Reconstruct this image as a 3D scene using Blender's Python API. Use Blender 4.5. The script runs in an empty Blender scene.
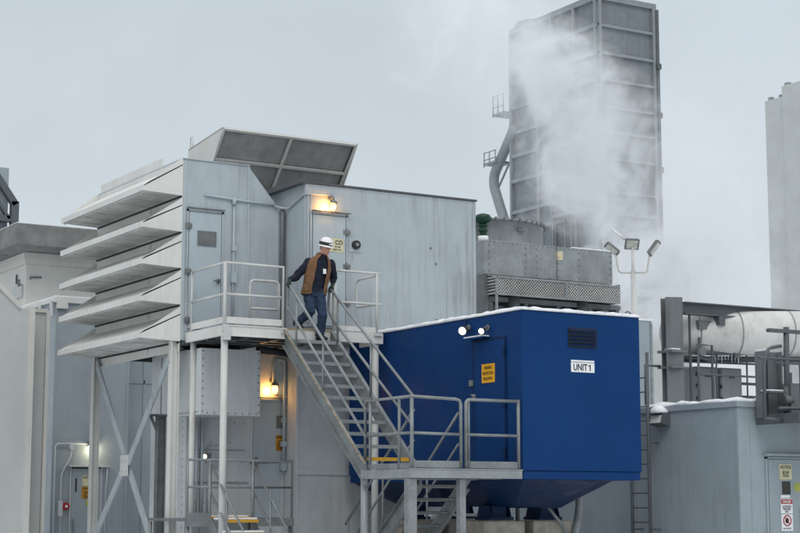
import bpy, bmesh, math, random
from mathutils import Vector as V, Matrix
random.seed(7)
S = bpy.context.scene
COL = S.collection
PI = math.pi

# ------------------------------------------------------------------ materials
def nt(name):
    m = bpy.data.materials.new(name); m.use_nodes = True
    n = m.node_tree; b = n.nodes['Principled BSDF']
    return m, n, b

def N(n, t, **k):
    x = n.nodes.new(t)
    for a, v in k.items():
        setattr(x, a, v)
    return x

def mixc(n, fac, a, b, mode='MIX'):
    x = N(n, 'ShaderNodeMix', data_type='RGBA', blend_type=mode)
    for s, v in ((0, fac), (6, a), (7, b)):
        if isinstance(v, bpy.types.NodeSocket): n.links.new(v, x.inputs[s])
        else: x.inputs[s].default_value = v if not isinstance(v, tuple) else (*v, 1)
    return x.outputs[2]

def noise(n, co, scale, stretch=(1, 1, 1), detail=5, rough=.6, lo=.35, hi=.7):
    mp = N(n, 'ShaderNodeMapping'); mp.inputs['Scale'].default_value = stretch
    n.links.new(co, mp.inputs['Vector'])
    t = N(n, 'ShaderNodeTexNoise'); t.inputs['Scale'].default_value = scale
    t.inputs['Detail'].default_value = detail; t.inputs['Roughness'].default_value = rough
    n.links.new(mp.outputs[0], t.inputs['Vector'])
    r = N(n, 'ShaderNodeMapRange'); r.inputs[1].default_value = lo; r.inputs[2].default_value = hi
    n.links.new(t.outputs['Fac'], r.inputs[0])
    return r.outputs[0]

def scl(n, s, k):
    x = N(n, 'ShaderNodeMath', operation='MULTIPLY'); n.links.new(s, x.inputs[0]); x.inputs[1].default_value = k
    return x.outputs[0]

def paint(name, col, dirt=(.2, .2, .19), streak=.25, blotch=.18, rough=.5, metal=0., bump=.015, rust=0., spec=.4, coat=0.):
    """painted metal: faint blotches, vertical run-off streaks, sparse rust specks, slightly uneven sheet"""
    m, n, b = nt(name)
    g = N(n, 'ShaderNodeNewGeometry'); co = g.outputs['Position']
    light = tuple(min(1, c * 1.14) for c in col)
    c = mixc(n, noise(n, co, .9, detail=4), col, light)
    c = mixc(n, scl(n, noise(n, co, 2.3, (1, 1, .6), lo=.45, hi=.8), blotch), c, dirt)
    mk = N(n, 'ShaderNodeMath', operation='MULTIPLY'); n.links.new(noise(n, co, 5, (1.6, 1.6, .09), detail=6, lo=.46, hi=.72), mk.inputs[0])
    n.links.new(noise(n, co, .8, (1, 1, .8), detail=5, lo=.4, hi=.66), mk.inputs[1])
    c = mixc(n, scl(n, mk.outputs[0], min(1, streak * 1.5)), c, dirt)
    c = mixc(n, scl(n, noise(n, co, 11, (2, 2, .16), detail=3, lo=.55, hi=.75), streak * .6), c, light)
    if rust:
        c = mixc(n, scl(n, noise(n, co, 6, (1.6, 1.6, .22), detail=8, rough=.7, lo=.6, hi=.74), rust * .7), c, (.15, .09, .055))
    n.links.new(c, b.inputs['Base Color'])
    r = N(n, 'ShaderNodeMapRange'); r.inputs[3].default_value = rough - .1; r.inputs[4].default_value = rough + .15
    n.links.new(noise(n, co, 3.1), r.inputs[0]); n.links.new(r.outputs[0], b.inputs['Roughness'])
    b.inputs['Metallic'].default_value = metal
    b.inputs['Specular IOR Level'].default_value = spec
    b.inputs['Coat Weight'].default_value = coat
    if bump:
        bp = N(n, 'ShaderNodeBump'); bp.inputs['Strength'].default_value = .35; bp.inputs['Distance'].default_value = bump
        n.links.new(noise(n, co, 1.7, (1, 1, .5), detail=2, lo=0, hi=1), bp.inputs['Height'])
        n.links.new(bp.outputs[0], b.inputs['Normal'])
    return m

def galv(name, col=(.255, .275, .28), dark=(.13, .14, .14), sc=22, metal=.35, rough=.5, streak=.3):
    m, n, b = nt(name)
    g = N(n, 'ShaderNodeNewGeometry'); co = g.outputs['Position']
    v = N(n, 'ShaderNodeTexVoronoi'); v.inputs['Scale'].default_value = sc; n.links.new(co, v.inputs['Vector'])
    bw = N(n, 'ShaderNodeRGBToBW'); n.links.new(v.outputs['Color'], bw.inputs[0])
    c = mixc(n, bw.outputs[0], tuple(x * .88 for x in col), tuple(min(1, x * 1.12) for x in col))
    c = mixc(n, scl(n, noise(n, co, 2.6, detail=7, lo=.38, hi=.72), .75), c, dark)
    c = mixc(n, scl(n, noise(n, co, 5, (1.5, 1.5, .12), lo=.5, hi=.8), streak), c, dark)
    n.links.new(c, b.inputs['Base Color'])
    b.inputs['Metallic'].default_value = metal; b.inputs['Roughness'].default_value = rough
    return m

def plain(name, col, rough=.6, metal=0., var=.2, sc=8, spec=.4):
    m, n, b = nt(name)
    g = N(n, 'ShaderNodeNewGeometry')
    c = mixc(n, noise(n, g.outputs['Position'], sc, detail=4), tuple(x * (1 - var) for x in col), tuple(min(1, x * (1 + var)) for x in col))
    n.links.new(c, b.inputs['Base Color'])
    b.inputs['Roughness'].default_value = rough; b.inputs['Metallic'].default_value = metal
    b.inputs['Specular IOR Level'].default_value = spec
    return m

def glow(name, col, st):
    m, n, b = nt(name)
    b.inputs['Base Color'].default_value = (*col, 1); b.inputs['Emission Color'].default_value = (*col, 1)
    b.inputs['Emission Strength'].default_value = st
    return m

def concrete(name, col, sc=3.):
    m, n, b = nt(name)
    g = N(n, 'ShaderNodeNewGeometry'); co = g.outputs['Position']
    c = mixc(n, noise(n, co, sc, detail=8), tuple(x * .75 for x in col), tuple(x * 1.15 for x in col))
    c = mixc(n, scl(n, noise(n, co, 4, (1.4, 1.4, .15), lo=.5, hi=.8), .45), c, tuple(x * .45 for x in col))
    n.links.new(c, b.inputs['Base Color']); b.inputs['Roughness'].default_value = .9
    bp = N(n, 'ShaderNodeBump'); bp.inputs['Distance'].default_value = .01; bp.inputs['Strength'].default_value = .5
    n.links.new(noise(n, co, 30, detail=6, lo=0, hi=1), bp.inputs['Height']); n.links.new(bp.outputs[0], b.inputs['Normal'])
    return m

def snowm(name):
    m, n, b = nt(name)
    g = N(n, 'ShaderNodeNewGeometry'); co = g.outputs['Position']
    n.links.new(mixc(n, noise(n, co, 6), (.72, .74, .77), (.86, .87, .88)), b.inputs['Base Color'])
    b.inputs['Roughness'].default_value = .85
    bp = N(n, 'ShaderNodeBump'); bp.inputs['Distance'].default_value = .03; bp.inputs['Strength'].default_value = .6
    n.links.new(noise(n, co, 9, detail=4, lo=0, hi=1), bp.inputs['Height']); n.links.new(bp.outputs[0], b.inputs['Normal'])
    return m

def groundm(name):
    m, n, b = nt(name)
    g = N(n, 'ShaderNodeNewGeometry'); co = g.outputs['Position']
    c = mixc(n, noise(n, co, 12, detail=8), (.05, .05, .05), (.10, .10, .095))
    c = mixc(n, noise(n, co, .35, detail=7, lo=.32, hi=.46), c, (.72, .74, .76))
    n.links.new(c, b.inputs['Base Color']); b.inputs['Roughness'].default_value = .9
    return m

def perfm(name):
    """perforated inlet screen: rows of round light bosses on dark"""
    m, n, b = nt(name)
    g = N(n, 'ShaderNodeNewGeometry')
    mp = N(n, 'ShaderNodeMapping'); mp.inputs['Rotation'].default_value = (0, PI / 4, 0); mp.inputs['Scale'].default_value = (1, .01, 1)
    n.links.new(g.outputs['Position'], mp.inputs['Vector'])
    v = N(n, 'ShaderNodeTexVoronoi'); v.inputs['Scale'].default_value = 17.; v.inputs['Randomness'].default_value = .12
    n.links.new(mp.outputs[0], v.inputs['Vector'])
    r = N(n, 'ShaderNodeMapRange'); r.inputs[1].default_value = .3; r.inputs[2].default_value = .42
    n.links.new(v.outputs['Distance'], r.inputs[0])
    light = mixc(n, noise(n, g.outputs['Position'], 1.3, lo=.4, hi=.7), (.55, .55, .52), (.3, .28, .24))
    n.links.new(mixc(n, r.outputs[0], light, (.05, .055, .06)), b.inputs['Base Color'])
    b.inputs['Roughness'].default_value = .6
    return m

def meshm(name, col=(.2, .2, .19)):
    """fine filter mesh seen from a distance"""
    m, n, b = nt(name)
    g = N(n, 'ShaderNodeNewGeometry'); co = g.outputs['Position']
    c = mixc(n, noise(n, co, 2.2, (1, .5, 1), lo=.3, hi=.75), tuple(x * .7 for x in col), tuple(x * 1.35 for x in col))
    c = mixc(n, scl(n, noise(n, co, 70, detail=2), .5), c, tuple(x * .5 for x in col))
    n.links.new(c, b.inputs['Base Color']); b.inputs['Roughness'].default_value = .85
    return m

M = dict(
    grey=paint('grey_blue_paint', (.365, .41, .435), dirt=(.22, .23, .23), streak=.75, blotch=.34, rust=.5, bump=.03),
    greylow=paint('lower_grey_paint', (.52, .545, .555), dirt=(.26, .27, .27), streak=.28, blotch=.22, rust=.25),
    greydoor=paint('door_grey_paint', (.38, .44, .475), dirt=(.24, .25, .25), streak=.3, blotch=.2, rust=.35),
    shed=paint('shed_grey_paint', (.285, .335, .365), dirt=(.17, .18, .185), streak=.4, blotch=.25, rust=.15),
    dblg=paint('slate_blue_paint', (.30, .34, .368), dirt=(.15, .18, .2), streak=.2, blotch=.18),
    white=paint('white_paint', (.62, .62, .59), dirt=(.36, .35, .32), streak=.25, blotch=.22, rust=.12),
    whiterail=paint('chipped_white_paint', (.52, .53, .51), dirt=(.24, .23, .21), streak=.1, blotch=.4, rust=1., bump=0),
    cream=paint('pale_cream_paint', (.55, .545, .51), dirt=(.35, .34, .31), streak=.2, blotch=.2, rust=.1),
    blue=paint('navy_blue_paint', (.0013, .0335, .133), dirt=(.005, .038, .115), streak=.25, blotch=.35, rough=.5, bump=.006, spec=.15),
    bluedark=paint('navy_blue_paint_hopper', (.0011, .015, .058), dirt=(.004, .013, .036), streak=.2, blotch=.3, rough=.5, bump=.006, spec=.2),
    galv=galv('galvanised_steel'),
    galvlight=galv('galvanised_sheet', (.29, .315, .325), (.17, .185, .185), 34, .2, .5, .35),
    galvdark=galv('weathered_galvanised', (.19, .205, .21), (.09, .095, .095), 14, .3, .6),
    steel=paint('dark_grey_steel', (.085, .097, .105), dirt=(.06, .06, .06), streak=.3, blotch=.3, rust=.4),
    weld=paint('weathered_column_paint', (.15, .165, .17), dirt=(.07, .07, .065), streak=.5, blotch=.45, rust=.5),
    black=plain('black_metal', (.02, .021, .023), .6),
    rubber=plain('dark_gasket', (.05, .053, .056), .8),
    seam=plain('seam_grey', (.25, .28, .30), .8),  # plain grey for panel joints and their rivets
    bolt=plain('bolt_heads', (.15, .155, .155), .6),
    roofdark=paint('dark_roof_flashing', (.075, .08, .085), dirt=(.05, .05, .05), bump=0),
    slab=concrete('grey_precast_slab', (.20, .20, .195)),
    conc=concrete('footing_concrete', (.36, .33, .285), 5),
    tower=paint('pale_grey_cladding', (.44, .46, .455), dirt=(.36, .37, .37), streak=.12, blotch=.1, bump=.04),
    hrsg=paint('boiler_casing_grey', (.165, .185, .20), dirt=(.08, .09, .10), streak=.6, blotch=.35, bump=.05, rust=.15),
    hrsgbeam=paint('boiler_stiffener_grey', (.225, .25, .265), dirt=(.13, .15, .16), streak=.2, blotch=.2),
    insul=paint('insulation_jacket', (.60, .60, .575), dirt=(.22, .21, .19), streak=.25, blotch=.6, rough=.6),
    cab=paint('cabinet_grey', (.20, .225, .245), dirt=(.12, .12, .12), streak=.2, blotch=.2),
    snow=snowm('snow'), ground=groundm('snowy_asphalt'), perf=perfm('perforated_screen'), mesh=meshm('filter_mesh', (.34, .34, .335)),
    meshl=meshm('hood_bird_screen', (.60, .60, .585)),
    yellow=plain('safety_yellow', (.60, .33, .03), .6), tan=plain('worn_tan_edge', (.27, .225, .15), .7, var=.45, sc=9),
    amber=plain('amber_sign', (.72, .36, .012), .5, var=.08), orange=plain('orange_sign', (.52, .24, .015), .5, var=.2),
    paleyel=plain('faded_yellow_sign', (.60, .56, .36), .6, var=.12), paper=plain('white_sign', (.78, .79, .8), .5, var=.05),
    ink=plain('sign_ink', (.012, .012, .012), .6), red=plain('alarm_red', (.35, .02, .02), .4), signred=plain('sign_red', (.4, .03, .03), .5),
    greenyel=plain('green_yellow_sticker', (.4, .42, .08), .5), darkplate=meshm('weathered_plate', (.16, .165, .165)),
    green=plain('dark_green_paint', (.004, .042, .022), .4),
    glass=plain('dark_window', (.03, .028, .025), .15), ice=plain('icicle', (.55, .6, .65), .2),
    sodium=glow('sodium_lamp', (1., .55, .14), 6), led=glow('white_lamp', (1., .90, .66), 1.5), ledsoft=glow('soft_white_lamp', (1., .9, .68), 1.8),
    diff=plain('lamp_lens', (.55, .55, .5), .3),
    skin=plain('skin', (.50, .25, .18), .5, var=.1, sc=30), navy=plain('navy_cloth', (.008, .012, .028), .9, var=.3, sc=20),
    vest=plain('brown_duck_canvas', (.165, .085, .042), .9, var=.18, sc=25), jeans=plain('blue_denim', (.019, .038, .074), .9, var=.45, sc=12),
    boot=plain('dark_boot', (.018, .016, .015), .6), glove=plain('dark_green_glove', (.012, .035, .028), .7, var=.3, sc=60),
    hat=plain('white_hard_hat', (.8, .8, .8), .3, var=.03), hair=plain('dark_hair', (.03, .022, .016), .8), eye=plain('eye', (.02, .02, .02), .3),
    lips=plain('lips', (.35, .13, .1), .5),
)

# ------------------------------------------------------------------ mesh builder
class MB:
    def __init__(s): s.v = []; s.f = []; s.sm = []
    def add(s, vs, fs, smooth=False):
        o = len(s.v); s.v += [V(p) for p in vs]
        for f in fs: s.f.append([o + i for i in f]); s.sm.append(smooth)
        return s
    def hexa(s, p):   # 8 points: bottom ring 0-3, top ring 4-7
        return s.add(p, [(3, 2, 1, 0), (4, 5, 6, 7), (0, 1, 5, 4), (1, 2, 6, 5), (2, 3, 7, 6), (3, 0, 4, 7)])
    def box(s, x0, x1, y0, y1, z0, z1):
        return s.hexa([(x0, y0, z0), (x1, y0, z0), (x1, y1, z0), (x0, y1, z0), (x0, y0, z1), (x1, y0, z1), (x1, y1, z1), (x0, y1, z1)])
    def prism(s, poly, vec):
        n = len(poly); vec = V(vec)
        a = [V(p) for p in poly]; b = [p + vec for p in a]
        fs = [tuple(range(n))[::-1], tuple(range(n, 2 * n))] + [(i, (i + 1) % n, n + (i + 1) % n, n + i) for i in range(n)]
        return s.add(a + b, fs)
    def loft(s, rings, cap=True, smooth=True, closed=True):
        n = len(rings[0]); vs = [p for r in rings for p in r]; fs = []
        for k in range(len(rings) - 1):
            for i in range(n if closed else n - 1):
                j = (i + 1) % n; fs.append((k * n + i, k * n + j, (k + 1) * n + j, (k + 1) * n + i))
        s.add(vs, fs, smooth)
        if cap:
            o = len(s.v) - len(vs)
            s.f.append([o + i for i in range(n)][::-1]); s.sm.append(False)
            s.f.append([o + (len(rings) - 1) * n + i for i in range(n)]); s.sm.append(False)
        return s
    def tube(s, pts, r, n=8, cap=True):
        pts = [V(p) for p in pts]; rs = r if isinstance(r, (list, tuple)) else [r] * len(pts)
        d0 = (pts[1] - pts[0]).normalized()
        u = V((0, 0, 1)) if abs(d0.z) < .9 else V((1, 0, 0))
        u = (u - d0 * u.dot(d0)).normalized(); rings = []
        for i, p in enumerate(pts):
            a = (pts[i] - pts[i - 1]).normalized() if i > 0 else d0
            b = (pts[i + 1] - pts[i]).normalized() if i < len(pts) - 1 else a
            t = (a + b); t = t.normalized() if t.length > 1e-6 else a
            u = (u - t * u.dot(t)).normalized(); w = t.cross(u)
            k = 1 / max(.5, t.dot(a)) if len(pts) > 2 else 1
            rings.append([p + u * math.cos(2 * PI * j / n) * rs[i] * 1 + w * math.sin(2 * PI * j / n) * rs[i] for j in range(n)])
        return s.loft(rings, cap)
    def cyl(s, a, b, r0, r1=None, n=24):
        return s.tube([a, b], [r0, r0 if r1 is None else r1], n)
    def ball(s, c, rx, ry=None, rz=None, nu=12, nv=8, M3=None):
        ry = rx if ry is None else ry; rz = rx if rz is None else rz; c = V(c); rings = []
        for i in range(nv + 1):
            a = -PI / 2 + PI * i / nv; a = max(-1.5, min(1.5, a)); ring = []
            for j in range(nu):
                q = V((rx * math.cos(a) * math.cos(2 * PI * j / nu), ry * math.cos(a) * math.sin(2 * PI * j / nu), rz * math.sin(a)))
                ring.append(c + (M3 @ q if M3 else q))
            rings.append(ring)
        return s.loft(rings)
    def beam(s, p0, p1, h, w, t=.012, up=(0, 0, 1)):      # I section
        p0, p1 = V(p0), V(p1); d = (p1 - p0).normalized(); up = V(up); up = (up - d * up.dot(d)).normalized(); r = d.cross(up)
        def bar(u0, u1, r0, r1):
            q = [(p + up * a + r * b) for p in (p0, p1) for a, b in ((u0, r0), (u0, r1), (u1, r1), (u1, r0))]
            s.add(q, [(0, 1, 2, 3), (7, 6, 5, 4), (0, 4, 5, 1), (1, 5, 6, 2), (2, 6, 7, 3), (3, 7, 4, 0)])
        bar(-h / 2, -h / 2 + t, -w / 2, w / 2); bar(h / 2 - t, h / 2, -w / 2, w / 2); bar(-h / 2 + t, h / 2 - t, -t / 2, t / 2)
        return s
    def bar(s, p0, p1, h, w, up=(0, 0, 1)):                # solid rectangular bar
        p0, p1 = V(p0), V(p1); d = (p1 - p0).normalized(); up = V(up); up = (up - d * up.dot(d)).normalized(); r = d.cross(up)
        q = [(p + up * a + r * b) for p in (p0, p1) for a, b in ((-h / 2, -w / 2), (-h / 2, w / 2), (h / 2, w / 2), (h / 2, -w / 2))]
        return s.add(q, [(0, 1, 2, 3), (7, 6, 5, 4), (0, 4, 5, 1), (1, 5, 6, 2), (2, 6, 7, 3), (3, 7, 4, 0)])
    def build(s, name, mat, parent=None, loc=None, bevel=0, remesh=0, smooth_it=0, solid=0, normals=True):
        base = V((0, 0, 0)); p = parent
        while p is not None: base += p.location; p = p.parent
        own = V((0, 0, 0))
        if loc is not None: own = V(loc) - base; base = V(loc)
        me = bpy.data.meshes.new(name)
        me.from_pydata([tuple(v - base) for v in s.v], [], s.f)
        me.polygons.foreach_set('use_smooth', s.sm)
        if normals:
            bm = bmesh.new(); bm.from_mesh(me); bmesh.ops.recalc_face_normals(bm, faces=bm.faces); bm.to_mesh(me); bm.free()
        me.materials.append(M[mat] if isinstance(mat, str) else mat)
        o = bpy.data.objects.new(name, me); COL.objects.link(o); o.location = own
        if parent is not None: o.parent = parent
        if solid:
            k = o.modifiers.new('solid', 'SOLIDIFY'); k.thickness = solid; k.offset = 0
        if remesh:
            k = o.modifiers.new('skin', 'REMESH'); k.mode = 'VOXEL'; k.voxel_size = remesh; k.use_smooth_shade = True
        if smooth_it:
            k = o.modifiers.new('smooth', 'SMOOTH'); k.iterations = smooth_it; k.factor = .5
        if bevel:
            k = o.modifiers.new('bevel', 'BEVEL'); k.width = bevel; k.segments = 2; k.limit_method = 'ANGLE'; k.angle_limit = math.radians(50)
        return o

def tag(o, label=None, cat=None, group=None, kind=None):
    for k, v in (('label', label), ('category', cat), ('group', group), ('kind', kind)):
        if v: o[k] = v
    return o
def thing(name, loc, label, cat, group=None):
    o = bpy.data.objects.new(name, None); COL.objects.link(o); o.location = loc; o.empty_display_size = .2
    return tag(o, label, cat, group)
def copy_tree(o, shift, parent=None):
    c = o.copy(); COL.objects.link(c)
    if parent is None: c.location = o.location + V(shift)
    else: c.parent = parent
    for ch in o.children: copy_tree(ch, shift, c)
    return c
def bx(name, mat, parent, *a, bevel=0): return MB().box(*a).build(name, mat, parent, bevel=bevel)
def tb(name, mat, parent, pts, r, n=8): return MB().tube(pts, r, n).build(name, mat, parent)

def bend(pts, r, k=5):
    """round the corners of a polyline"""
    pts = [V(p) for p in pts]; out = [pts[0]]
    for i in range(1, len(pts) - 1):
        a, b, c = pts[i - 1], pts[i], pts[i + 1]
        d1 = (a - b).normalized(); d2 = (c - b).normalized(); rr = min(r, (a - b).length * .45, (c - b).length * .45)
        p, q = b + d1 * rr, b + d2 * rr
        for j in range(k + 1):
            t = j / k; out.append(p * (1 - t) ** 2 + b * 2 * t * (1 - t) + q * t * t)
    return out + [pts[-1]]

def lettering(txt, parent, mat, c, h, w=None, face='Y', proud=.003):
    """flat letters on a wall plane facing -Y or -X; c = centre, h = height, w = max width"""
    cu = bpy.data.curves.new('lettering', 'FONT'); cu.body = txt; cu.align_x = 'CENTER'; cu.resolution_u = 3; cu.space_line = .85; cu.offset = .02
    t = bpy.data.objects.new('lettering', cu); COL.objects.link(t)
    me = bpy.data.meshes.new_from_object(t.evaluated_get(bpy.context.evaluated_depsgraph_get()))
    bpy.data.objects.remove(t)
    xs = [v.co.x for v in me.vertices]; ys = [v.co.y for v in me.vertices]
    sy = h / (max(ys) - min(ys)); sx = w / (max(xs) - min(xs)) if w else sy
    cx, cy = (max(xs) + min(xs)) / 2, (max(ys) + min(ys)) / 2
    base = V((0, 0, 0)); p = parent
    while p is not None: base += p.location; p = p.parent
    for v in me.vertices:
        a, b = (v.co.x - cx) * sx, (v.co.y - cy) * sy
        q = V((c[0] + a, c[1] - proud, c[2] + b)) if face == 'Y' else V((c[0] - proud, c[1] - a, c[2] + b))
        v.co = q - base
    me.materials.clear(); me.materials.append(M[mat])
    o = bpy.data.objects.new('lettering', me); COL.objects.link(o); o.parent = parent
    return o

def plate(name, mat, c, w, h, face, label, cat='sign', t=.006, texts=(), inset=None, group=None):
    """a thin sign fixed on a wall"""
    x, y, z = c
    m = MB()
    if face == 'Y': m.box(x - w / 2, x + w / 2, y - t, y, z - h / 2, z + h / 2)
    else: m.box(x - t, x, y - w / 2, y + w / 2, z - h / 2, z + h / 2)
    root = thing(name, (x, y, z - h / 2), label, cat, group)
    m.build('sign_plate', mat, root)
    for (s, im, dx, dz, hh, ww) in texts:
        if face == 'Y': lettering(s, root, im, (x + dx, y - t, z + dz), hh, ww, 'Y')
        else: lettering(s, root, im, (x - t, y - dx, z + dz), hh, ww, 'X')
    return root

# ------------------------------------------------------------------ ground and sky
g = MB().add([(-900, -900, 0), (900, -900, 0), (900, 900, 0), (-900, 900, 0)], [(0, 1, 2, 3)]).build('ground', 'ground')
tag(g, 'snow dusted asphalt yard', 'ground', kind='structure')

# ================================================================== BLUE UNIT
bu = thing('equipment_enclosure', (16.93, 25.3, 1.38), 'dark blue equipment enclosure marked UNIT 1, raised on an inverted hopper base', 'equipment enclosure')
X0, X1, Y0, Y1 = 15.72, 18.15, 22.45, 28.2
MB().box(X0, X1, Y0, Y1, 2.2, 4.8).build('body', 'blue', bu, bevel=.012)
MB().box(X0 + .02, X1 - .02, Y0 + .02, Y1 - .02, 2.06, 2.197).build('base_frame', 'blue', bu, bevel=.008)
sn = MB()
N_ = 26
rim = []
for i in range(N_ + 1): rim.append((X0 - .02 + (X1 - X0 + .04) * i / N_, Y0 - .025))
for i in range(1, 40): rim.append((X1 + .02, Y0 - .025 + (Y1 - Y0 + .05) * i / 40))
for i in range(N_ + 1): rim.append((X1 + .02 - (X1 - X0 + .04) * i / N_, Y1 + .025))
for i in range(1, 40): rim.append((X0 - .02, Y1 + .025 - (Y1 - Y0 + .05) * i / 40))
cx_, cy_ = (X0 + X1) / 2, (Y0 + Y1) / 2
def inward(p, k): return (p[0] + (cx_ - p[0]) * k, p[1] + (cy_ - p[1]) * k)
rings = [[(p[0], p[1], 4.803) for p in rim], [(p[0] - 0, p[1], 4.838 + random.uniform(-.012, .02)) for p in rim],
         [(*inward(p, .04), 4.868 + random.uniform(-.01, .016)) for p in rim], [(*inward(p, .5), 4.9) for p in rim]]
sn.loft(rings); sn.build('snow_cover', 'snow', bu)
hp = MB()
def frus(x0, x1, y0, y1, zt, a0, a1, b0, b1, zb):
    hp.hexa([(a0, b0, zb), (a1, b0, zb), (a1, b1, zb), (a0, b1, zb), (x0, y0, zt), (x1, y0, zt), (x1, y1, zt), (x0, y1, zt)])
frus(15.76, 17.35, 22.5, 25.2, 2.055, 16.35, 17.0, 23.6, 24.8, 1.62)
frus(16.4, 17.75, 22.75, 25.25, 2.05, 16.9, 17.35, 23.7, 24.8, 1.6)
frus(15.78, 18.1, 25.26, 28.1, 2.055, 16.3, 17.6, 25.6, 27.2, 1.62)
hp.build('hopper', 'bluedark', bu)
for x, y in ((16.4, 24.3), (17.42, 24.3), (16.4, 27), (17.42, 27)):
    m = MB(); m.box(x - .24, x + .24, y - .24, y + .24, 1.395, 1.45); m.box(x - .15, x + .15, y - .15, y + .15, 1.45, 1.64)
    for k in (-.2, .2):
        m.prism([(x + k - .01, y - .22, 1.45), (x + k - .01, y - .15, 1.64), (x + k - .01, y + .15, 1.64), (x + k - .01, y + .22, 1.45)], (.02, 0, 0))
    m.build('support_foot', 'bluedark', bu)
# door in the left face
d = bx('door', 'blue', bu, 15.70, 15.72, 22.93, 23.84, 2.24, 4.37)
fr = MB()
for a in ((15.708, 15.721, 22.885, 22.93, 2.22, 4.415), (15.708, 15.721, 23.84, 23.885, 2.22, 4.415), (15.708, 15.721, 22.93, 23.84, 4.37, 4.415)): fr.box(*a)
fr.build('door_frame', 'bluedark', bu)
h = MB(); h.box(15.66, 15.70, 23.79, 23.83, 3.38, 3.5); h.tube([(15.65, 23.81, 3.48), (15.62, 23.81, 3.48), (15.62, 23.70, 3.46)], .013); h.build('handle', 'galvlight', d)
for z in (2.5, 3.3, 4.15): bx('hinge', 'bluedark', d, 15.685, 15.70, 22.90, 22.96, z - .08, z + .08)
MB().box(15.56, 15.72, 23.38, 23.95, 4.425, 4.44).box(15.555, 15.568, 23.38, 23.95, 4.41, 4.44).build('drip_cap', 'blue', bu)
MB().box(15.56, 15.72, 23.4, 23.94, 4.442, 4.462).build('drip_cap_snow', 'snow', bu)
bx('keypad', 'galvdark', bu, 15.68, 15.72, 23.84 + .03, 23.84 + .13, 3.64, 3.74)
# louvre vent
lv = MB(); lv.box(16.65, 17.23, 22.437, 22.449, 4.24, 4.56)
lvp = lv.build('louvre_vent', 'black', bu)
for i in range(5):
    z = 4.27 + i * .062
    MB().hexa([(16.66, 22.405, z - .012), (17.22, 22.405, z - .012), (17.22, 22.436, z + .022), (16.66, 22.436, z + .022),
               (16.66, 22.405, z - .004), (17.22, 22.405, z - .004), (17.22, 22.436, z + .03), (16.66, 22.436, z + .03)]).build('slat', 'bluedark', lvp)
# roof-edge conduit nub and vertical seam
tb('conduit', 'bluedark', bu, bend([(15.70, 24.08, 4.78), (15.67, 24.08, 4.6), (15.67, 24.0, 4.56), (15.67, 23.8, 4.56)], .05), .012)
plate('sign', 'paper', (16.94, 22.45, 3.925), .48, .2, 'Y', 'white sign reading UNIT 1 on the blue enclosure', texts=[('UNIT', 'ink', -.05, -.018, .112, .285)])
us = [o for o in bpy.data.objects if o.name.startswith('sign') and o.type == 'EMPTY'][0]
MB().prism([(17.10, 22.441, 3.857), (17.10, 22.441, 3.957), (17.085, 22.441, 3.957), (17.058, 22.441, 3.937), (17.058, 22.441, 3.920), (17.08, 22.441, 3.932), (17.08, 22.441, 3.857)], (0, .002, 0)).build('lettering', 'ink', us)
MB().box(16.70, 17.18, 22.4425, 22.4439, 3.985, 3.995).build('sign_line', 'galvdark', us)
s_ = plate('sign', 'amber', (15.72, 23.4, 3.825), .385, .315, 'X', 'amber hearing protection sign beside the blue enclosure door', texts=[
    ('HEARING', 'ink', 0, .095, .055, .22), ('PROTECTION', 'ink', 0, .0, .055, .3), ('REQUIRED', 'ink', 0, -.09, .055, .27)])
s_.location.x -= .022
# twin floodlights
for y, z, mt, lab in ((24.0, 4.585, 'led', 'bright floodlight high on the blue wall, farther from the door'), (23.42, 4.53, 'led', 'smaller bright floodlight over the blue door')):
    f = thing('floodlight', (15.72, y, z), lab, 'floodlight', 'floodlights over the blue door')
    MB().cyl((15.72, y, z + .06), (15.69, y, z + .06), .05, n=16).build('mounting_box', 'galvdark', f)
    tb('arm', 'galvdark', f, [(15.69, y, z + .06), (15.63, y, z + .05), (15.60, y, z + .02)], .014)
    dr = V((-.75, -.45, -.35)).normalized(); a = V((15.60, y, z + .01))
    r = .075 if y > 23.8 else .055
    MB().tube([a - dr * .05, a - dr * .01, a + dr * .05], [.03, r * .85, r], 16).build('lamp_head', 'black', f)
    MB().ball(a + dr * .045, r * .92, nu=16).build('lens', mt, f)

# concrete piers
for x, y in ((16.4, 24.3), (17.42, 24.3), (16.4, 27), (17.42, 27)):
    o = MB().box(x - .42, x + .42, y - .32, y + .32, 0, 1.385).build('concrete_pier', 'conc', loc=(x, y, 0), bevel=.02)
    lab = {(16.4, 24.3): 'front concrete pier under the blue enclosure, nearer the stairs', (17.42, 24.3): 'front concrete pier under the blue enclosure, nearer the curved hose',
           (16.4, 27): 'rear concrete pier under the blue enclosure, nearer the stairs', (17.42, 27): 'rear concrete pier under the blue enclosure, farther from the stairs'}[(x, y)]
    tag(o, lab, 'pier', 'concrete piers under the blue enclosure')
o = tb('drain_hose', 'galvlight', None, bend([(18.0, 24.0, 2.1), (18.0, 24.0, 1.6), (17.75, 23.9, .9), (17.4, 23.85, .1)], .5, 8), .07, 12)
tag(o, 'thick grey curved hose hanging below the blue enclosure', 'hose')
o = MB().tube([(17.25, 23.9, 1.62), (17.55, 23.9, 1.3), (17.75, 23.9, 1.02), (17.75, 23.9, .05)], .03).build('drain_pipe', 'galv')
tag(o, 'thin grey bent pipe beside the curved hose under the blue enclosure', 'pipe')
o = MB().box(16.88, 16.93, 24.3, 24.35, 0, 1.6).build('steel_prop', 'steel'); tag(o, 'black steel prop standing between the front concrete piers', 'post')
o = MB().box(16.2, 17.6, 26.0, 26.25, 1.45, 1.5).build('snowy_beam', 'snow'); tag(o, 'snow covered beam seen low between the concrete piers', 'beam')
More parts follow.
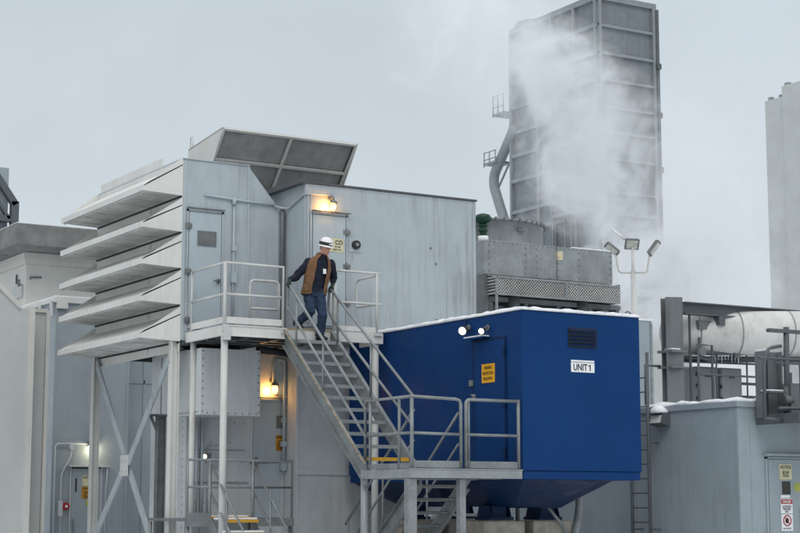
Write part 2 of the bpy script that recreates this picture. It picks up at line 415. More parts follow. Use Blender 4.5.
# ================================================================== UPPER WALKWAY
ZF = 4.76
wk = thing('walkway_platform', (14, 27.3, 0), 'high white railed walkway in front of the grey doors where the worker stands', 'walkway')
deck = MB(); deck.box(12.46, 14.43, 26.82, 28.40, 4.70, ZF); deck.box(14.432, 15.58, 26.82, 27.60, 4.70, ZF - .001)
deck.build('deck', 'galvdark', wk)
fs = MB()
for z0, z1, o_ in ((4.58, 4.765, 0), ):
    fs.box(12.40, 13.60, 26.74, 26.80, z0, z1); fs.box(12.40, 12.455, 26.80, 28.38, z0, z1)
    fs.box(14.56, 15.62, 26.74, 26.80, z0, z1); fs.box(15.585, 15.64, 26.80, 27.58, z0, z1)
    fs.box(13.6, 14.56, 26.765, 26.80, z0, z1)
fs.box(12.385, 13.6, 26.725, 26.745, 4.57, 4.6).box(12.385, 13.6, 26.725, 26.745, 4.745, 4.768)
fs.build('fascia', 'white', wk, bevel=.006)
MB().box(12.42, 13.56, 26.775, 26.787, 4.80, 4.915).box(12.42, 12.432, 26.787, 28.2, 4.80, 4.915).build('toe_plate', 'white', wk)
MB().box(14.64, 15.5, 26.775, 26.787, 4.79, 4.88).build('toe_plate', 'white', wk)
uj = MB()
for y in (27.2, 27.6, 28.0): uj.beam((12.47, y, 4.62), (14.4, y, 4.62), .14, .08)
for x in (12.9, 13.5, 14.2): uj.beam((x, 26.83, 4.60), (x, 28.38, 4.60), .1, .07)
uj.build('floor_joists', 'steel', wk)
ga = MB(); R_ = .026
zt, zm = 5.865, 5.31
ga.tube([(12.43, 28.2, zt), (12.43, 26.78, zt), (13.57, 26.78, zt - .0), (13.57, 26.78, 4.74)], R_)
ga.tube([(12.43, 28.2, zm), (12.43, 26.78, zm), (13.57, 26.78, zm)], R_)
ga.tube([(12.43, 26.78, zt), (12.43, 26.78, 4.60)], R_ * 1.25); ga.tube([(12.43, 28.2, zt + .0), (12.43, 28.2, 4.72)], R_)
for x in (13.57, 12.43): ga.box(x - .06, x + .06, 26.715, 26.76, 4.66, 4.76)
ga.build('guardrail', 'whiterail', wk)
gb = MB()
gb.tube([(14.62, 26.78, zt + .02), (15.62, 26.78, zt + .02)], R_ * .9); gb.tube([(14.62, 26.78, zm), (15.62, 26.78, zm)], R_ * .9)
gb.tube([(15.5, 26.78, zt + .02), (15.5, 26.78, 4.72)], R_ * .9)
gb.tube(bend([(15.5, 26.8, zt - .02), (15.5, 27.52, zt - .02), (15.5, 27.55, zm + .02), (15.5, 26.8, zm)], .12), R_ * .9)
gb.tube([(14.62, 26.79, zt + .06), (14.62, 26.79, 4.6)], R_ * 1.7)
gb.box(15.42, 15.58, 26.7, 26.86, 4.72, 4.77)
gb.build('guardrail', 'whiterail', wk)
gc = MB(); gc.tube(bend([(13.41, 27.8, 4.77), (13.41, 27.8, 5.74), (14.0, 27.8, 5.74), (14.0, 27.8, 4.77)], .1), R_); gc.tube([(13.41, 27.8, 5.22), (14.0, 27.8, 5.22)], R_)
gc.build('inner_rail', 'whiterail', wk)
bx('step_nosing', 'yellow', wk, 13.62, 14.52, 26.74, 26.82, 4.763, 4.772)
for x, y, r in ((12.46, 26.83, .062), (12.50, 28.25, .055), (15.5, 26.83, .065)):
    m = MB(); m.cyl((x, y, 0), (x, y, 4.58), r, n=16); m.box(x - .12, x + .12, y - .1, y + .1, 0, .02)
    m.build('support_post', 'whiterail', wk)
m = MB(); m.box(12.40, 12.52, 26.70, 26.86, 4.5, 4.58); m.box(12.40, 12.53, 26.71, 26.735, 4.58, 4.70); m.build('post_bracket', 'whiterail', wk)

# ================================================================== STAIRS
def stair(name, x0, x1, y0, z0, run, rise, n, sgn, label, loops, strip=None, extra=1):
    st = thing(name, ((x0 + x1) / 2, y0, 0), label, 'staircase')
    sl = -rise / run
    def zz(y): return z0 - rise / run * abs(y - y0)
    yb = y0 + sgn * run * (n + extra)
    for x in (x0, x1):
        w = .012
        m = MB()
        q = lambda dy0, dy1, xa, xb, o0, o1: m.hexa([(xa, dy0, zz(dy0) + o0), (xb, dy0, zz(dy0) + o0), (xb, dy1, zz(dy1) + o0), (xa, dy1, zz(dy1) + o0),
                                                     (xa, dy0, zz(dy0) + o1), (xb, dy0, zz(dy0) + o1), (xb, dy1, zz(dy1) + o1), (xa, dy1, zz(dy1) + o1)])
        ys, ye = y0 - sgn * .02, yb
        q(ys, ye, x - .006, x + .006, -.27, .03)
        o = -1 if x == x0 else 1
        xa, xb = sorted((x, x + o * .065))
        q(ys, ye, xa, xb, .03, .044); q(ys, ye, xa, xb, -.284, -.27)
        sg = m.build('stringer', 'galv', st)
        if strip and x == x0:
            m = MB(); 
            q(ys, ye, xa - .003, xa + .03, .046, .052)
            m.build('edge_strip', strip, sg)
    for i in range(1, n + 1):
        y = y0 + sgn * run * i; z = z0 - rise * i
        ya, ybk = sorted((y - sgn * run * 1.06, y))
        m = MB(); m.box(x0 + .008, x1 - .008, ya, ybk, z - .035, z)
        for k in range(5):
            yy = ya + .04 + k * (ybk - ya - .07) / 4; m.box(x0 + .01, x1 - .01, yy - .008, yy + .008, z, z + .006)
        t = m.build('tread', 'galvdark', st)
        yn = y if sgn < 0 else y
        m = MB(); a_, b_ = sorted((y, y - sgn * .03)); a_ -= .004; b_ += .004; m.box(x0 + .012, x1 - .012, a_, b_, z - .05, z + .009); m.build('nosing', 'yellow' if (sgn < 0 and i == n) else 'galvlight', t)
    for x, ptsT, ptsM, posts in loops:
        m = MB(); m.tube(ptsT, .025, 10)
        if ptsM: m.tube(ptsM, .021, 10)
        for y, ztop in posts: m.tube([(x, y, zz(y) - .05), (x, y, ztop)], .021)
        m.build('handrail', 'galv', st)
    return st, zz

slU = .2133 / .25
def zu(y, h): return 4.76 - slU * (26.76 - y) + h
XL, XR = 13.62, 14.53
def loopU(x, y0, ye, h):
    top = [(x, ye, zu(ye, h)), (x, y0, zu(y0, h)), (x, y0 + .06, zu(y0, h) - .45), (x, y0 - .1, zu(y0 - .1, h * .5)), (x, ye, zu(ye, h * .5))]
    return bend(top, .07)
H_ = .885
def loopR():
    z = lambda y: 3.34 + (5.56 - 3.34) / 3.05 * (y - 23.76)
    return bend([(XR, 23.88, z(23.88)), (XR, 26.82, z(26.82)), (XR, 26.86, z(26.82) - .42), (XR, 26.7, z(26.7) - .5), (XR, 23.9, z(23.9) - .5)], .07)
def zr(y): return 3.34 + (5.56 - 3.34) / 3.05 * (y - 23.76)
stair('staircase', XL, XR, 26.76, 4.76, .25, .2133, 11, -1, 'galvanised upper stair flight descending from the worker to the lower landing', [
    (XL, loopU(XL, 26.66, 23.86, H_), None, [(26.35, zu(26.35, H_)), (25.35, zu(25.35, H_))]),
    (XR, loopR(), None, [(26.5, 5.33), (25.3, 4.46)])], strip='tan', extra=.72)
slL = .8
def zl(y, h): return 2.2 - slL * (y - 23.76) + h
def loopL(x, h): return bend([(x, 26.3, zl(26.3, h)), (x, 23.72, zl(23.72, h)), (x, 23.72, zl(23.72, h * .5)), (x, 26.3, zl(26.3, h * .5))], .07)
stair('staircase', 14.60, 15.48, 23.76, 2.2, .275, .22, 9, 1, 'galvanised lower stair flight running down from the landing behind its square post', [
    (14.60, [(14.60, 23.99, zl(23.99, 1.2)), (14.60, 26.3, zl(26.3, 1.15))], [(14.60, 23.99, zl(23.99, .7)), (14.60, 26.3, zl(26.3, .65))], [(25.0, zl(25, 1.17)), (26.2, zl(26.2, 1.15))]), (15.48, [(15.48, 23.99, zl(23.99, 1.17)), (15.48, 26.3, zl(26.3, 1.1))], [(15.48, 23.99, zl(23.99, .65)), (15.48, 26.3, zl(26.3, .6))], [(25.0, zl(25, 1.)), (26.2, zl(26.2, 1.))])])

# ================================================================== STAIR LANDING
ld = thing('stair_landing', (14.65, 23.1, 0), 'galvanised landing with guardrails between the two stair flights and the blue door', 'landing')
MB().box(13.66, 15.69, 22.52, 23.74, 2.155, 2.2).build('deck', 'galvdark', ld)
m = MB()
m.box(13.60, 15.70, 22.44, 22.50, 2.065, 2.205); m.box(13.60, 13.66, 22.50, 24.0, 2.065, 2.204); m.box(13.66, 15.69, 23.74, 23.78, 2.06, 2.198)
m.box(13.59, 15.71, 22.43, 22.445, 2.195, 2.215); m.build('edge_channel', 'galvlight', ld, bevel=.006)
for a_ in ((13.66, 14.54, 22.475, 22.487, 2.225, 2.335), (14.63, 15.66, 22.475, 22.487, 2.225, 2.335), (13.635, 13.647, 22.5, 23.9, 2.21, 2.30)): MB().box(*a_).build('toe_plate', 'galv', ld)
m = MB(); zt2 = 3.305
m.tube([(13.645, 23.93, 2.1), (13.645, 23.93, zt2 + .02), (13.645, 22.48, zt2 + .02), (14.46, 22.48, zt2), (14.53, 22.48, zt2 - .02), (14.55, 22.48, zt2 - .08), (14.55, 22.48, 2.15)], .027, 10)
m.tube([(13.645, 23.93, 2.76), (13.645, 22.48, 2.76), (14.55, 22.48, 2.75)], .024, 10)
m.tube([(13.645, 22.48, zt2), (13.645, 22.48, 2.15)], .03, 10); m.tube([(13.645, 22.86, zt2), (13.645, 22.86, 2.1)], .024, 10); m.tube([(13.645, 23.78, zt2), (13.645, 23.78, 2.1)], .024)
m.build('guardrail', 'galv', ld)
m = MB(); m.tube(bend([(14.645, 22.48, 2.15), (14.645, 22.48, zt2), (15.655, 22.48, zt2)], .09), .027, 10); m.tube([(15.655, 22.48, zt2 + .027), (15.655, 22.48, 2.2)], .027, 10)
m.tube([(14.645, 22.48, 2.75), (15.655, 22.48, 2.75)], .024, 10); m.tube([(14.70, 22.48, 2.2), (14.70, 22.48, zt2 - .02)], .018, 8)
m.build('guardrail', 'galv', ld)
for x, y, w in ((13.67, 22.56, .15), (14.60, 22.56, .115)):
    m = MB(); m.box(x - w / 2, x + w / 2, y - w / 2, y + w / 2, 0, 2.06); m.box(x - w, x + w, y - w, y + w, 0, .02)
    m.build('support_post', 'galv', ld, bevel=.01)
m = MB(); m.cyl((13.65, 23.97, 0), (13.65, 23.97, 2.2), .06, n=16); m.ball((13.65, 23.97, 2.2), .062, rz=.03); m.box(13.53, 13.77, 23.85, 24.09, 0, .02); m.build('support_post', 'galvlight', ld)
m = MB(); m.beam((13.68, 23.0, 2.11), (15.66, 23.0, 2.11), .1, .07); m.prism([(14.66, 22.54, 2.06), (14.80, 22.54, 2.06), (14.66, 22.54, 1.9)], (0, .02, 0)); m.build('floor_joists', 'galvdark', ld)

# ================================================================== UPPER GREY ENCLOSURE
ge = thing('equipment_enclosure', (16.35, 30, 4.78), 'pale grey steel upper enclosure with a door, behind the worker', 'equipment enclosure')
MB().box(14.44, 18.25, 27.63, 33.0, 4.92, 7.62).build('body', 'grey', ge, bevel=.008)
MB().box(14.46, 15.715, 27.66, 28.7, 4.70, 4.918).build('skirt', 'grey', ge)
MB().box(14.43, 18.28, 27.60, 33.03, 7.622, 7.655).build('roof', 'roofdark', ge)
MB().box(14.30, 14.425, 27.60, 32.9, 7.60, 7.70).box(14.28, 14.44, 27.59, 27.6, 7.62, 7.69).build('gutter', 'roofdark', ge)
d = MB().box(14.60, 15.30, 27.605, 27.63, 4.96, 7.04).build('door', 'greydoor', ge, bevel=.004)
m = MB(); m.box(14.55, 14.592, 27.612, 27.629, 4.94, 7.08); m.box(15.308, 15.35, 27.612, 27.629, 4.94, 7.08); m.box(14.55, 15.35, 27.612, 27.629, 7.05, 7.095); m.build('door_frame', 'grey', ge)
m = MB(); m.box(14.592, 14.598, 27.606, 27.628, 4.96, 7.04); m.box(15.302, 15.308, 27.606, 27.628, 4.96, 7.04); m.box(14.6, 15.3, 27.608, 27.628, 7.042, 7.05); m.build('door_gap', 'black', ge)
for z in (5.4, 6.1, 6.75): m = MB(); m.cyl((15.32, 27.60, z - .07), (15.32, 27.60, z + .07), .018, n=10); m.box(15.25, 15.40, 27.596, 27.604, z - .04, z + .04); m.build('hinge', 'galvdark', d)
m = MB(); m.box(14.66, 14.70, 27.56, 27.605, 5.9, 6.0); m.tube([(14.68, 27.56, 5.98), (14.68, 27.54, 5.98), (14.76, 27.54, 5.96)], .012); m.build('handle', 'galvdark', d)
MB().box(14.56, 15.38, 27.53, 27.612, 7.10, 7.115).build('drip_cap', 'galvdark', ge)
m = MB(); m.box(14.475, 14.52, 27.60, 27.628, 5.0, 7.45)
m.tube(bend([(14.2, 28.42, 7.28), (14.42, 28.30, 7.22), (14.42, 27.58, 7.42), (15.0, 27.59, 7.44)], .12), .022); m.tube([(14.55, 27.60, 7.43), (14.55, 27.60, 5.3)], .016)
m.build('conduit', 'grey', ge)
m = MB()
m.box(18.18, 18.252, 27.618, 27.628, 4.95, 7.6); m.box(14.5, 18.2, 27.624, 27.631, 7.575, 7.60)
m.build('panel_seams', 'grey', ge)
m = MB(); m.cyl((17.2, 27.64, 6.6), (17.2, 27.61, 6.6), .02, n=8); m.cyl((17.32, 27.64, 6.3), (17.32, 27.61, 6.3), .02, n=8); m.cyl((17.33, 27.64, 5.2), (17.33, 27.61, 5.2), .02, n=8); m.build('plugs', 'bolt', ge)
al = thing('alarm_beacon', (15.52, 27.63, 6.39), 'round dark alarm sounder on a pale plate beside the upper door', 'alarm')
MB().box(15.38, 15.66, 27.615, 27.63, 6.39, 6.66).build('backplate', 'greydoor', al, bevel=.01)
MB().cyl((15.52, 27.615, 6.53), (15.52, 27.55, 6.53), .085, .08, n=20).build('sounder', 'black', al)
MB().cyl((15.52, 27.552, 6.53), (15.52, 27.53, 6.53), .04, .03, n=16).build('horn_mouth', 'galv', al)
s_ = plate('sign', 'paleyel', (15.10, 27.605, 6.49), .3, .26, 'Y', 'faded yellow CO warning sign behind the worker on the upper door', texts=[('CO', 'ink', .05, .055, .085, .16), ('IN USE', 'ink', .03, -.03, .035, .12), ('KEEP OUT', 'ink', .02, -.085, .03, .18)])
def lamp(name, base, out, label, matb, power, colr, size=.05, guard=True):
    x, y, z = base
    t = thing(name, base, label, 'wall lamp')
    ox, oy = out
    MB().cyl((x, y, z), (x + ox * .05, y + oy * .05, z), .05, n=14).build('mounting_box', 'galvdark', t)
    a = V((x + ox * .14, y + oy * .14, z - .02))
    tb('arm', 'galvdark', t, bend([(x + ox * .05, y + oy * .05, z), (a.x, a.y, z + .02), (a.x, a.y, z - .04)], .05), .018)
    MB().tube([a + V((0, 0, -.01)), a + V((0, 0, -.05)), a + V((0, 0, -.08))], [.025, .075, .08], 16).build('cap', 'galvdark', t)
    MB().ball(a + V((0, 0, -.15)), size, rz=size * 1.5).build('bulb', matb, t)
    if guard:
        m = MB()
        for k in range(6):
            an = k * PI / 3; c, s = math.cos(an), math.sin(an)
            m.tube([a + V((c * .07, s * .07, -.08)), a + V((c * .085, s * .085, -.16)), a + V((c * .03, s * .03, -.26))], .004, 5)
        m.build('guard', 'galvdark', t)
    L = bpy.data.lights.new('lamp_light', 'POINT'); L.energy = power; L.color = colr; L.shadow_soft_size = .08
    lo = bpy.data.objects.new('lamp_light', L); COL.objects.link(lo); lo.parent = t; lo.location = V((ox * .05 - .10, oy * .07 + 0, -.2))
    return t
lamp('wall_lamp', (14.97, 27.63, 7.36), (0, -1), 'glowing orange wall lamp above the upper grey door', 'sodium', 16, (1, .45, .1))

# ================================================================== FILTER HOUSE
fh = thing('filter_house', (13, 30.5, 4.6), 'white and grey air intake filter house with five stacked weather hoods', 'filter house')
MB().box(12.33, 13.66, 28.44, 32.75, 4.63, 8.0).build('body', 'grey', fh, bevel=.006)
MB().box(12.315, 12.328, 28.445, 32.75, 4.63, 8.03).build('side_cladding', 'white', fh)
MB().prism([(13.662, 28.46, 4.70), (13.662, 28.46, 7.98), (13.68, 28.46, 7.98), (14.27, 28.46, 7.30), (14.438, 28.46, 7.25), (14.438, 28.46, 4.70)], (0, 4.0, 0)).build('transition_duct', 'grey', fh)
MB().box(12.335, 12.36, 29.5, 32.7, 8.03, 8.2).box(12.36, 13.6, 32.6, 32.64, 8.0, 8.18).build('parapet', 'white', fh)
MB().box(12.31, 13.68, 28.42, 32.77, 8.002, 8.02).build('roof', 'greydoor', fh)
m = MB(); m.box(13.645, 13.675, 28.425, 28.437, 4.7, 7.99); m.box(12.335, 12.37, 28.43, 28.438, 4.65, 7.99); m.box(14.26, 14.30, 28.445, 28.458, 4.7, 7.28); m.build('corner_trim', 'greydoor', fh)
d = MB().box(12.45, 13.10, 28.415, 28.438, 4.85, 7.02).build('door', 'greydoor', fh, bevel=.004)
m = MB(); m.box(12.40, 12.442, 28.42, 28.437, 4.8, 7.07); m.box(13.108, 13.15, 28.42, 28.437, 4.8, 7.07); m.box(12.40, 13.15, 28.42, 28.437, 7.03, 7.075); m.build('door_frame', 'grey', fh)
m = MB(); m.box(12.442, 12.449, 28.418, 28.436, 4.85, 7.03); m.box(13.101, 13.108, 28.418, 28.436, 4.85, 7.03); m.box(12.449, 13.1, 28.418, 28.436, 7.02, 7.03); m.build('door_gap', 'black', fh)
for z in (5.0, 5.9, 6.75): m = MB(); m.cyl((12.44, 28.40, z - .07), (12.44, 28.40, z + .07), .018, n=10); m.box(12.38, 12.5, 28.40, 28.414, z - .05, z + .05); m.build('hinge', 'galvdark', d)
m = MB(); m.box(13.02, 13.07, 28.37, 28.415, 5.72, 5.80); m.tube([(13.045, 28.37, 5.77), (13.045, 28.34, 5.77), (12.93, 28.34, 5.75)], .015); m.build('handle', 'galvdark', d)
MB().box(12.40, 13.16, 28.36, 28.42, 7.085, 7.10).build('drip_cap', 'galvdark', fh)
pl = thing('notice_plate', (12.805, 28.415, 6.42), 'dark weathered rectangular plate on the filter house door', 'plate')
m = MB().box(12.63, 12.98, 28.40, 28.414, 6.42, 6.66).build('sign_plate', 'darkplate', pl)
m = MB(); m.box(12.615, 12.63, 28.398, 28.414, 6.40, 6.68); m.box(12.98, 12.995, 28.398, 28.414, 6.40, 6.68); m.box(12.63, 12.98, 28.398, 28.414, 6.66, 6.68); m.box(12.63, 12.98, 28.398, 28.414, 6.40, 6.42); m.build('frame', 'galvdark', pl)
m = MB(); m.tube([(12.75, 28.41, 7.36), (13.5, 28.41, 7.32), (14.25, 28.43, 7.30)], .024); m.tube([(13.35, 28.41, 7.32), (13.35, 28.41, 4.8)], .022)
m.box(13.30, 13.40, 28.36, 28.43, 5.75, 5.95); m.box(13.31, 13.39, 28.37, 28.43, 6.35, 6.45); m.cyl((13.35, 28.40, 7.22), (13.35, 28.40, 7.36), .04, n=10)
m.build('conduit', 'greydoor', fh)
m = MB(); m.tube(bend([(14.36, 28.40, 7.22), (14.36, 28.40, 6.9), (14.36, 28.40, 4.78)], .05), .045, 10); m.build('downpipe', 'galvdark', fh)
hz = [7.41, 6.735, 6.06, 5.385, 4.71]
tops = [7.90, 7.14, 6.465, 5.79, 5.115]
for z, zt_ in zip(hz, tops):
    xo, xi, ya, yb = 11.53, 12.312, 28.44, 32.75
    m = MB()
    m.hexa([(xo, ya, z), (xi, ya, zt_ - .02), (xi, yb, zt_ - .02), (xo, yb, z), (xo, ya, z + .03), (xi, ya, zt_), (xi, yb, zt_), (xo, yb, z + .03)])
    for y in (ya, yb - .012):
        m.prism([(xo + .014, y, z - .07), (xi, y, z - .10), (xi, y, zt_ + .13), (xo + .014, y, z + .02)], (0, .014, 0))
    m.box(xo - .012, xo + .012, ya - .005, yb + .005, z - .075, z + .032)
    hd = m.build('intake_hood', 'white', fh)
    m = MB(); m.hexa([(xo + .015, ya + .02, z - .06), (xi, ya + .02, z - .085), (xi, yb - .02, z - .085), (xo + .015, yb - .02, z - .06),
                      (xo + .015, ya + .02, z - .05), (xi, ya + .02, z - .075), (xi, yb - .02, z - .075), (xo + .015, yb - .02, z - .05)]); m.build('bird_screen', 'meshl', hd)
    m = MB()
    for k in range(7):
        y = ya + .35 + k * .6; m.hexa([(xo + .02, y, z - .072), (xi, y, z - .097), (xi, y + .03, z - .097), (xo + .02, y + .03, z - .072), (xo + .02, y, z - .061), (xi, y, z - .086), (xi, y + .03, z - .086), (xo + .02, y + .03, z - .061)])
    for x in (xo + .03, 12.26): m.box(x, x + .02, ya + .03, yb - .03, z - .10, z - .064)
    m.build('screen_frame', 'meshl', hd)
    MB().box(12.288, 12.312, ya + .02, yb, z - .135, z - .105).build('edge_gasket', 'rubber', hd)
    MB().box(12.296, 12.313, ya + .02, yb, z - .29, z - .137).build('wall_band', 'white', hd)
    m = MB(); y = 29.9
    an = [V((12.29, y + .05 * math.cos(a), z - .2 + .05 * math.sin(a))) for a in [k * PI / 6 for k in range(13)]]
    m.tube(an, .009, 6); m.build('lifting_lug', 'white', hd)
m = MB()
for y in (29.5, 30.6, 31.7): m.beam((12.36, y, 4.56), (13.64, y, 4.56), .13, .09)
m.beam((12.36, 28.5, 4.55), (12.36, 32.7, 4.55), .15, .1); m.beam((13.6, 28.6, 4.55), (13.6, 32.7, 4.55), .15, .1); m.build('floor_beams', 'steel', fh)

sf = thing('support_frame', (12.25, 30.5, 0), 'white steel columns with X bracing carrying the filter house', 'steel frame')
for y in (28.55, 32.5):
    m = MB(); m.beam((12.25, y, 0.02), (12.25, y, 4.62), .15, .16, .014, up=(1, 0, 0)); m.box(12.05, 12.45, y - .2, y + .2, 0, .02); m.build('column', 'whiterail' if y > 30 else 'white', sf)
m = MB(); m.bar((12.22, 32.42, 4.5), (12.22, 29.30, .9), .03, .16, up=(1, 0, 0)); m.bar((12.25, 32.42, 4.5), (12.25, 29.30, .9), .05, .02, up=(1, 0, 0)); m.build('brace', 'grey', sf)
m = MB(); m.bar((12.18, 28.62, 4.3), (12.18, 30.66 - .2, 2.45), .03, .17, up=(1, 0, 0)); m.bar((12.18, 30.75, 2.3), (12.18, 32.3, .9), .03, .17, up=(1, 0, 0)); m.build('brace', 'grey', sf)
m = MB(); m.box(12.16, 12.17, 30.45, 30.85, 2.2, 2.6); 
for a in (-.1, .1):
    for b in (-.1, .1): m.cyl((12.16, 30.65 + a, 2.4 + b), (12.13, 30.65 + a, 2.4 + b), .02, n=6)
m.build('gusset', 'whiterail', sf)

# ---- hood on the roof behind
rh = thing('roof_hood', (15.9, 32.5, 7.65), 'large slanted roof hood with a dark mesh face above the grey enclosure', 'roof hood')
xa, xb, yt, ztp = 14.32, 17.42, 31.0, 9.29
def fp(u, v): return V((xa + (xb - xa) * u, yt + 1.35 * v, ztp - 1.49 * v))     # v down the tilted face
m = MB()
for ua, ub, va, vb in ((.012, .49, .02, .345), (.51, .985, .02, .345), (.012, .49, .375, 1), (.51, .985, .375, 1)):
    a, b, c, e = fp(ua, va), fp(ub, va), fp(ub, vb), fp(ua, vb); off = V((0, .03, .027))
    m.hexa([e + off * 1.6, c + off * 1.6, b + off * 1.6, a + off * 1.6, e + off, c + off, b + off, a + off])
m.build('mesh_panel', 'mesh', rh)
m = MB()
def rail(u0, v0, u1, v1, w=.05): m.bar(fp(u0, v0), fp(u1, v1), .05, w, up=(0, -.74, -.67))
rail(.5, .0, .5, 1, .055); rail(0, .36, 1, .36, .055); rail(0, 0, 1, 0, .05); rail(0, 0, 0, 1, .05); rail(1, 0, 1, 1, .05)
m.build('frame', 'cream', rh)
m = MB(); m.prism([(xa - .03, yt, ztp + .02), (xa - .03, yt + 1.72, ztp - .14), (xa - .03, yt + 1.72, 7.6), (xa - .03, yt + 1.3, 7.6)], (.02, 0, 0))
m.prism([(xb + .03, yt, ztp + .02), (xb + .03, yt + 1.72, ztp - .14), (xb + .03, yt + 1.72, 7.6), (xb + .03, yt + 1.3, 7.6)], (.02, 0, 0))
m.hexa([(xa - .04, yt, ztp + .025), (xb + .06, yt, ztp + .025), (xb + .06, yt + 1.72, ztp - .13), (xa - .04, yt + 1.72, ztp - .13), (xa - .04, yt, ztp + .045), (xb + .06, yt, ztp + .045), (xb + .06, yt + 1.72, ztp - .11), (xa - .04, yt + 1.72, ztp - .11)])
m.box(xa - .03, xb + .05, yt + 1.72, yt + 1.74, 7.6, ztp - .12); m.build('hood_shell', 'cream', rh)
m = MB(); m.tube([(xa - .03, yt + 1.5, ztp - .1), (xa - .03, yt + 1.5, ztp + .12), (xa - .03, yt + 1.62, ztp + .12), (xa - .03, yt + 1.62, ztp - .1)], .012); m.build('lifting_lug', 'cream', rh)

# ================================================================== LOWER ENCLOSURE under the walkway
le = thing('equipment_enclosure', (15, 30.5, 0), 'grey lower enclosure under the walkway with a door beside an orange lamp', 'equipment enclosure')
MB().box(12.72, 14.748, 29.0, 30.7, 0, 4.52).build('body', 'greylow', le)
MB().box(14.75, 18.3, 28.5, 33.0, 0, 4.55).build('front_bay', 'greylow', le, bevel=.01)
m = MB(); m.box(14.74, 18.3, 28.46, 28.5, 2.22, 2.32); m.box(14.735, 14.79, 28.475, 28.499, 0, 4.5); m.build('ledge', 'greylow', le)
d = MB().box(14.08, 14.66, 28.975, 29.0, 1.42, 3.60).build('door', 'greydoor', le, bevel=.004)
m = MB(); m.box(14.03, 14.072, 28.98, 28.999, 1.4, 3.64); m.box(14.668, 14.71, 28.98, 28.999, 1.4, 3.64); m.box(14.03, 14.71, 28.98, 28.999, 3.61, 3.65); m.build('door_frame', 'greylow', le)
m = MB(); m.box(14.0, 14.74, 28.90, 28.98, 3.66, 3.68); m.build('drip_cap', 'galvdark', le)
m = MB(); m.box(14.12, 14.15, 28.93, 28.97, 2.3, 2.55); m.build('handle', 'galvdark', d)
m = MB()
m.tube(bend([(14.69, 28.9, 2.25), (14.69, 28.9, 4.38), (14.52, 28.9, 4.42), (14.46, 28.9, 4.3), (14.46, 28.9, 3.95)], .1), .03, 10); m.box(14.52, 14.735, 28.93, 28.995, 3.74, 4.42); m.box(14.64, 14.74, 28.86, 28.96, 2.3, 2.48); m.box(14.64, 14.74, 28.86, 28.96, 2.75, 2.85); m.box(14.66, 14.73, 28.88, 28.97, 3.2, 3.3)
m.build('conduit', 'greydoor', le)
m = MB()
for x in (13.0, 13.5): m.box(x - .006, x + .006, 28.99, 29.002, 0.2, 4.4)
m.box(12.73, 14.0, 28.985, 28.999, 2.05, 2.08); m.box(12.9, 13.9, 28.985, 28.999, 2.66, 2.68)
for k in range(14): m.ball((12.9 + (k % 7) * .16 + .03 * (k % 3), 28.995, 1.7 + .37 * (k // 3 % 5)), .015, nu=6, nv=4)
m.build('panel_seams', 'seam', le)
m = MB(); m.box(12.705, 12.718, 30.2, 30.22, .2, 4.45)
for k in range(30): m.ball((12.715, 29.15, .4 + k * .14), .012, nu=6, nv=4)
m.build('side_seams', 'seam', le)
m = MB()
m.tube([(13.0, 28.9, 1.45), (13.0, 28.9, 3.2)], .03); m.tube([(12.9, 28.92, 1.45), (12.9, 28.92, 3.2)], .022); m.tube([(13.14, 28.95, 1.45), (13.14, 28.95, 2.75), (13.5, 28.95, 2.75), (13.5, 28.95, 3.2)], .014)
m.box(13.2, 13.34, 28.92, 28.99, 2.35, 2.6); m.build('cable_runs', 'greydoor', le)
db = thing('junction_box', (13.14, 28.5, 3.25), 'big riveted grey box projecting from the wall under the walkway', 'junction box')
MB().box(12.54, 13.74, 28.0, 28.998, 3.26, 4.47).build('body', 'greylow', db, bevel=.01)
m = MB()
for k in range(9):
    m.ball((12.58, 27.995, 3.33 + k * .135), .014, nu=6, nv=4); m.ball((13.70, 27.995, 3.33 + k * .135), .014, nu=6, nv=4)
    m.ball((12.535, 28.1 + k * .1, 3.32), .014, nu=6, nv=4)
for k in range(8): m.ball((12.68 + k * .14, 27.995, 3.30), .014, nu=6, nv=4)
m.build('rivets', 'bolt', db)
MB().cyl((13.72, 28.1, 4.50), (14.5, 28.1, 4.44), .07, n=12).build('hose', 'black', db)
lamp('wall_lamp', (14.47, 29.0, 4.0), (0, -1), 'glowing orange wall lamp over the lower door under the stairs', 'sodium', 9, (1, .45, .1), size=.06)
plate('sign', 'orange', (14.635, 28.975, 2.82), .16, .30, 'Y', 'orange warning sign on the lower door below the orange lamp', texts=[('WARNING', 'ink', 0, .11, .045, .14), ('KEEP\nDOOR\nCLOSED', 'ink', 0, -.04, .17, .12)])
plate('sign', 'darkplate', (14.635, 28.975, 3.22), .14, .24, 'Y', 'weathered grey sign above the orange sign on the lower door')
# white lamp beside the pipe post
wl = thing('wall_lamp', (12.98, 29.0, 2.55), 'small white lit wall lamp low behind the white post', 'wall lamp')
MB().box(12.98, 13.16, 28.93, 29.0, 2.50, 2.60).build('housing', 'galvdark', wl)
MB().ball((13.05, 28.90, 2.54), .045, nu=10).build('lens', 'ledsoft', wl)
# steel column with bracket
bc = thing('steel_column', (12.98, 28.2, 0), 'weathered grey column with a small bracket behind the white frame', 'steel column')
bc.location = (12.55, 29.6, 0)
MB().beam((12.5, 29.7, 0), (12.5, 29.7, 3.3), .16, .14, .012, up=(1, 0, 0)).build('column', 'galvdark', bc)
MB().box(12.28, 12.62, 29.6, 29.8, 3.3, 3.34).bar((12.3, 29.7, 3.3), (12.46, 29.7, 2.95), .03, .05, up=(0, 1, 0)).build('bracket', 'galvdark', bc)
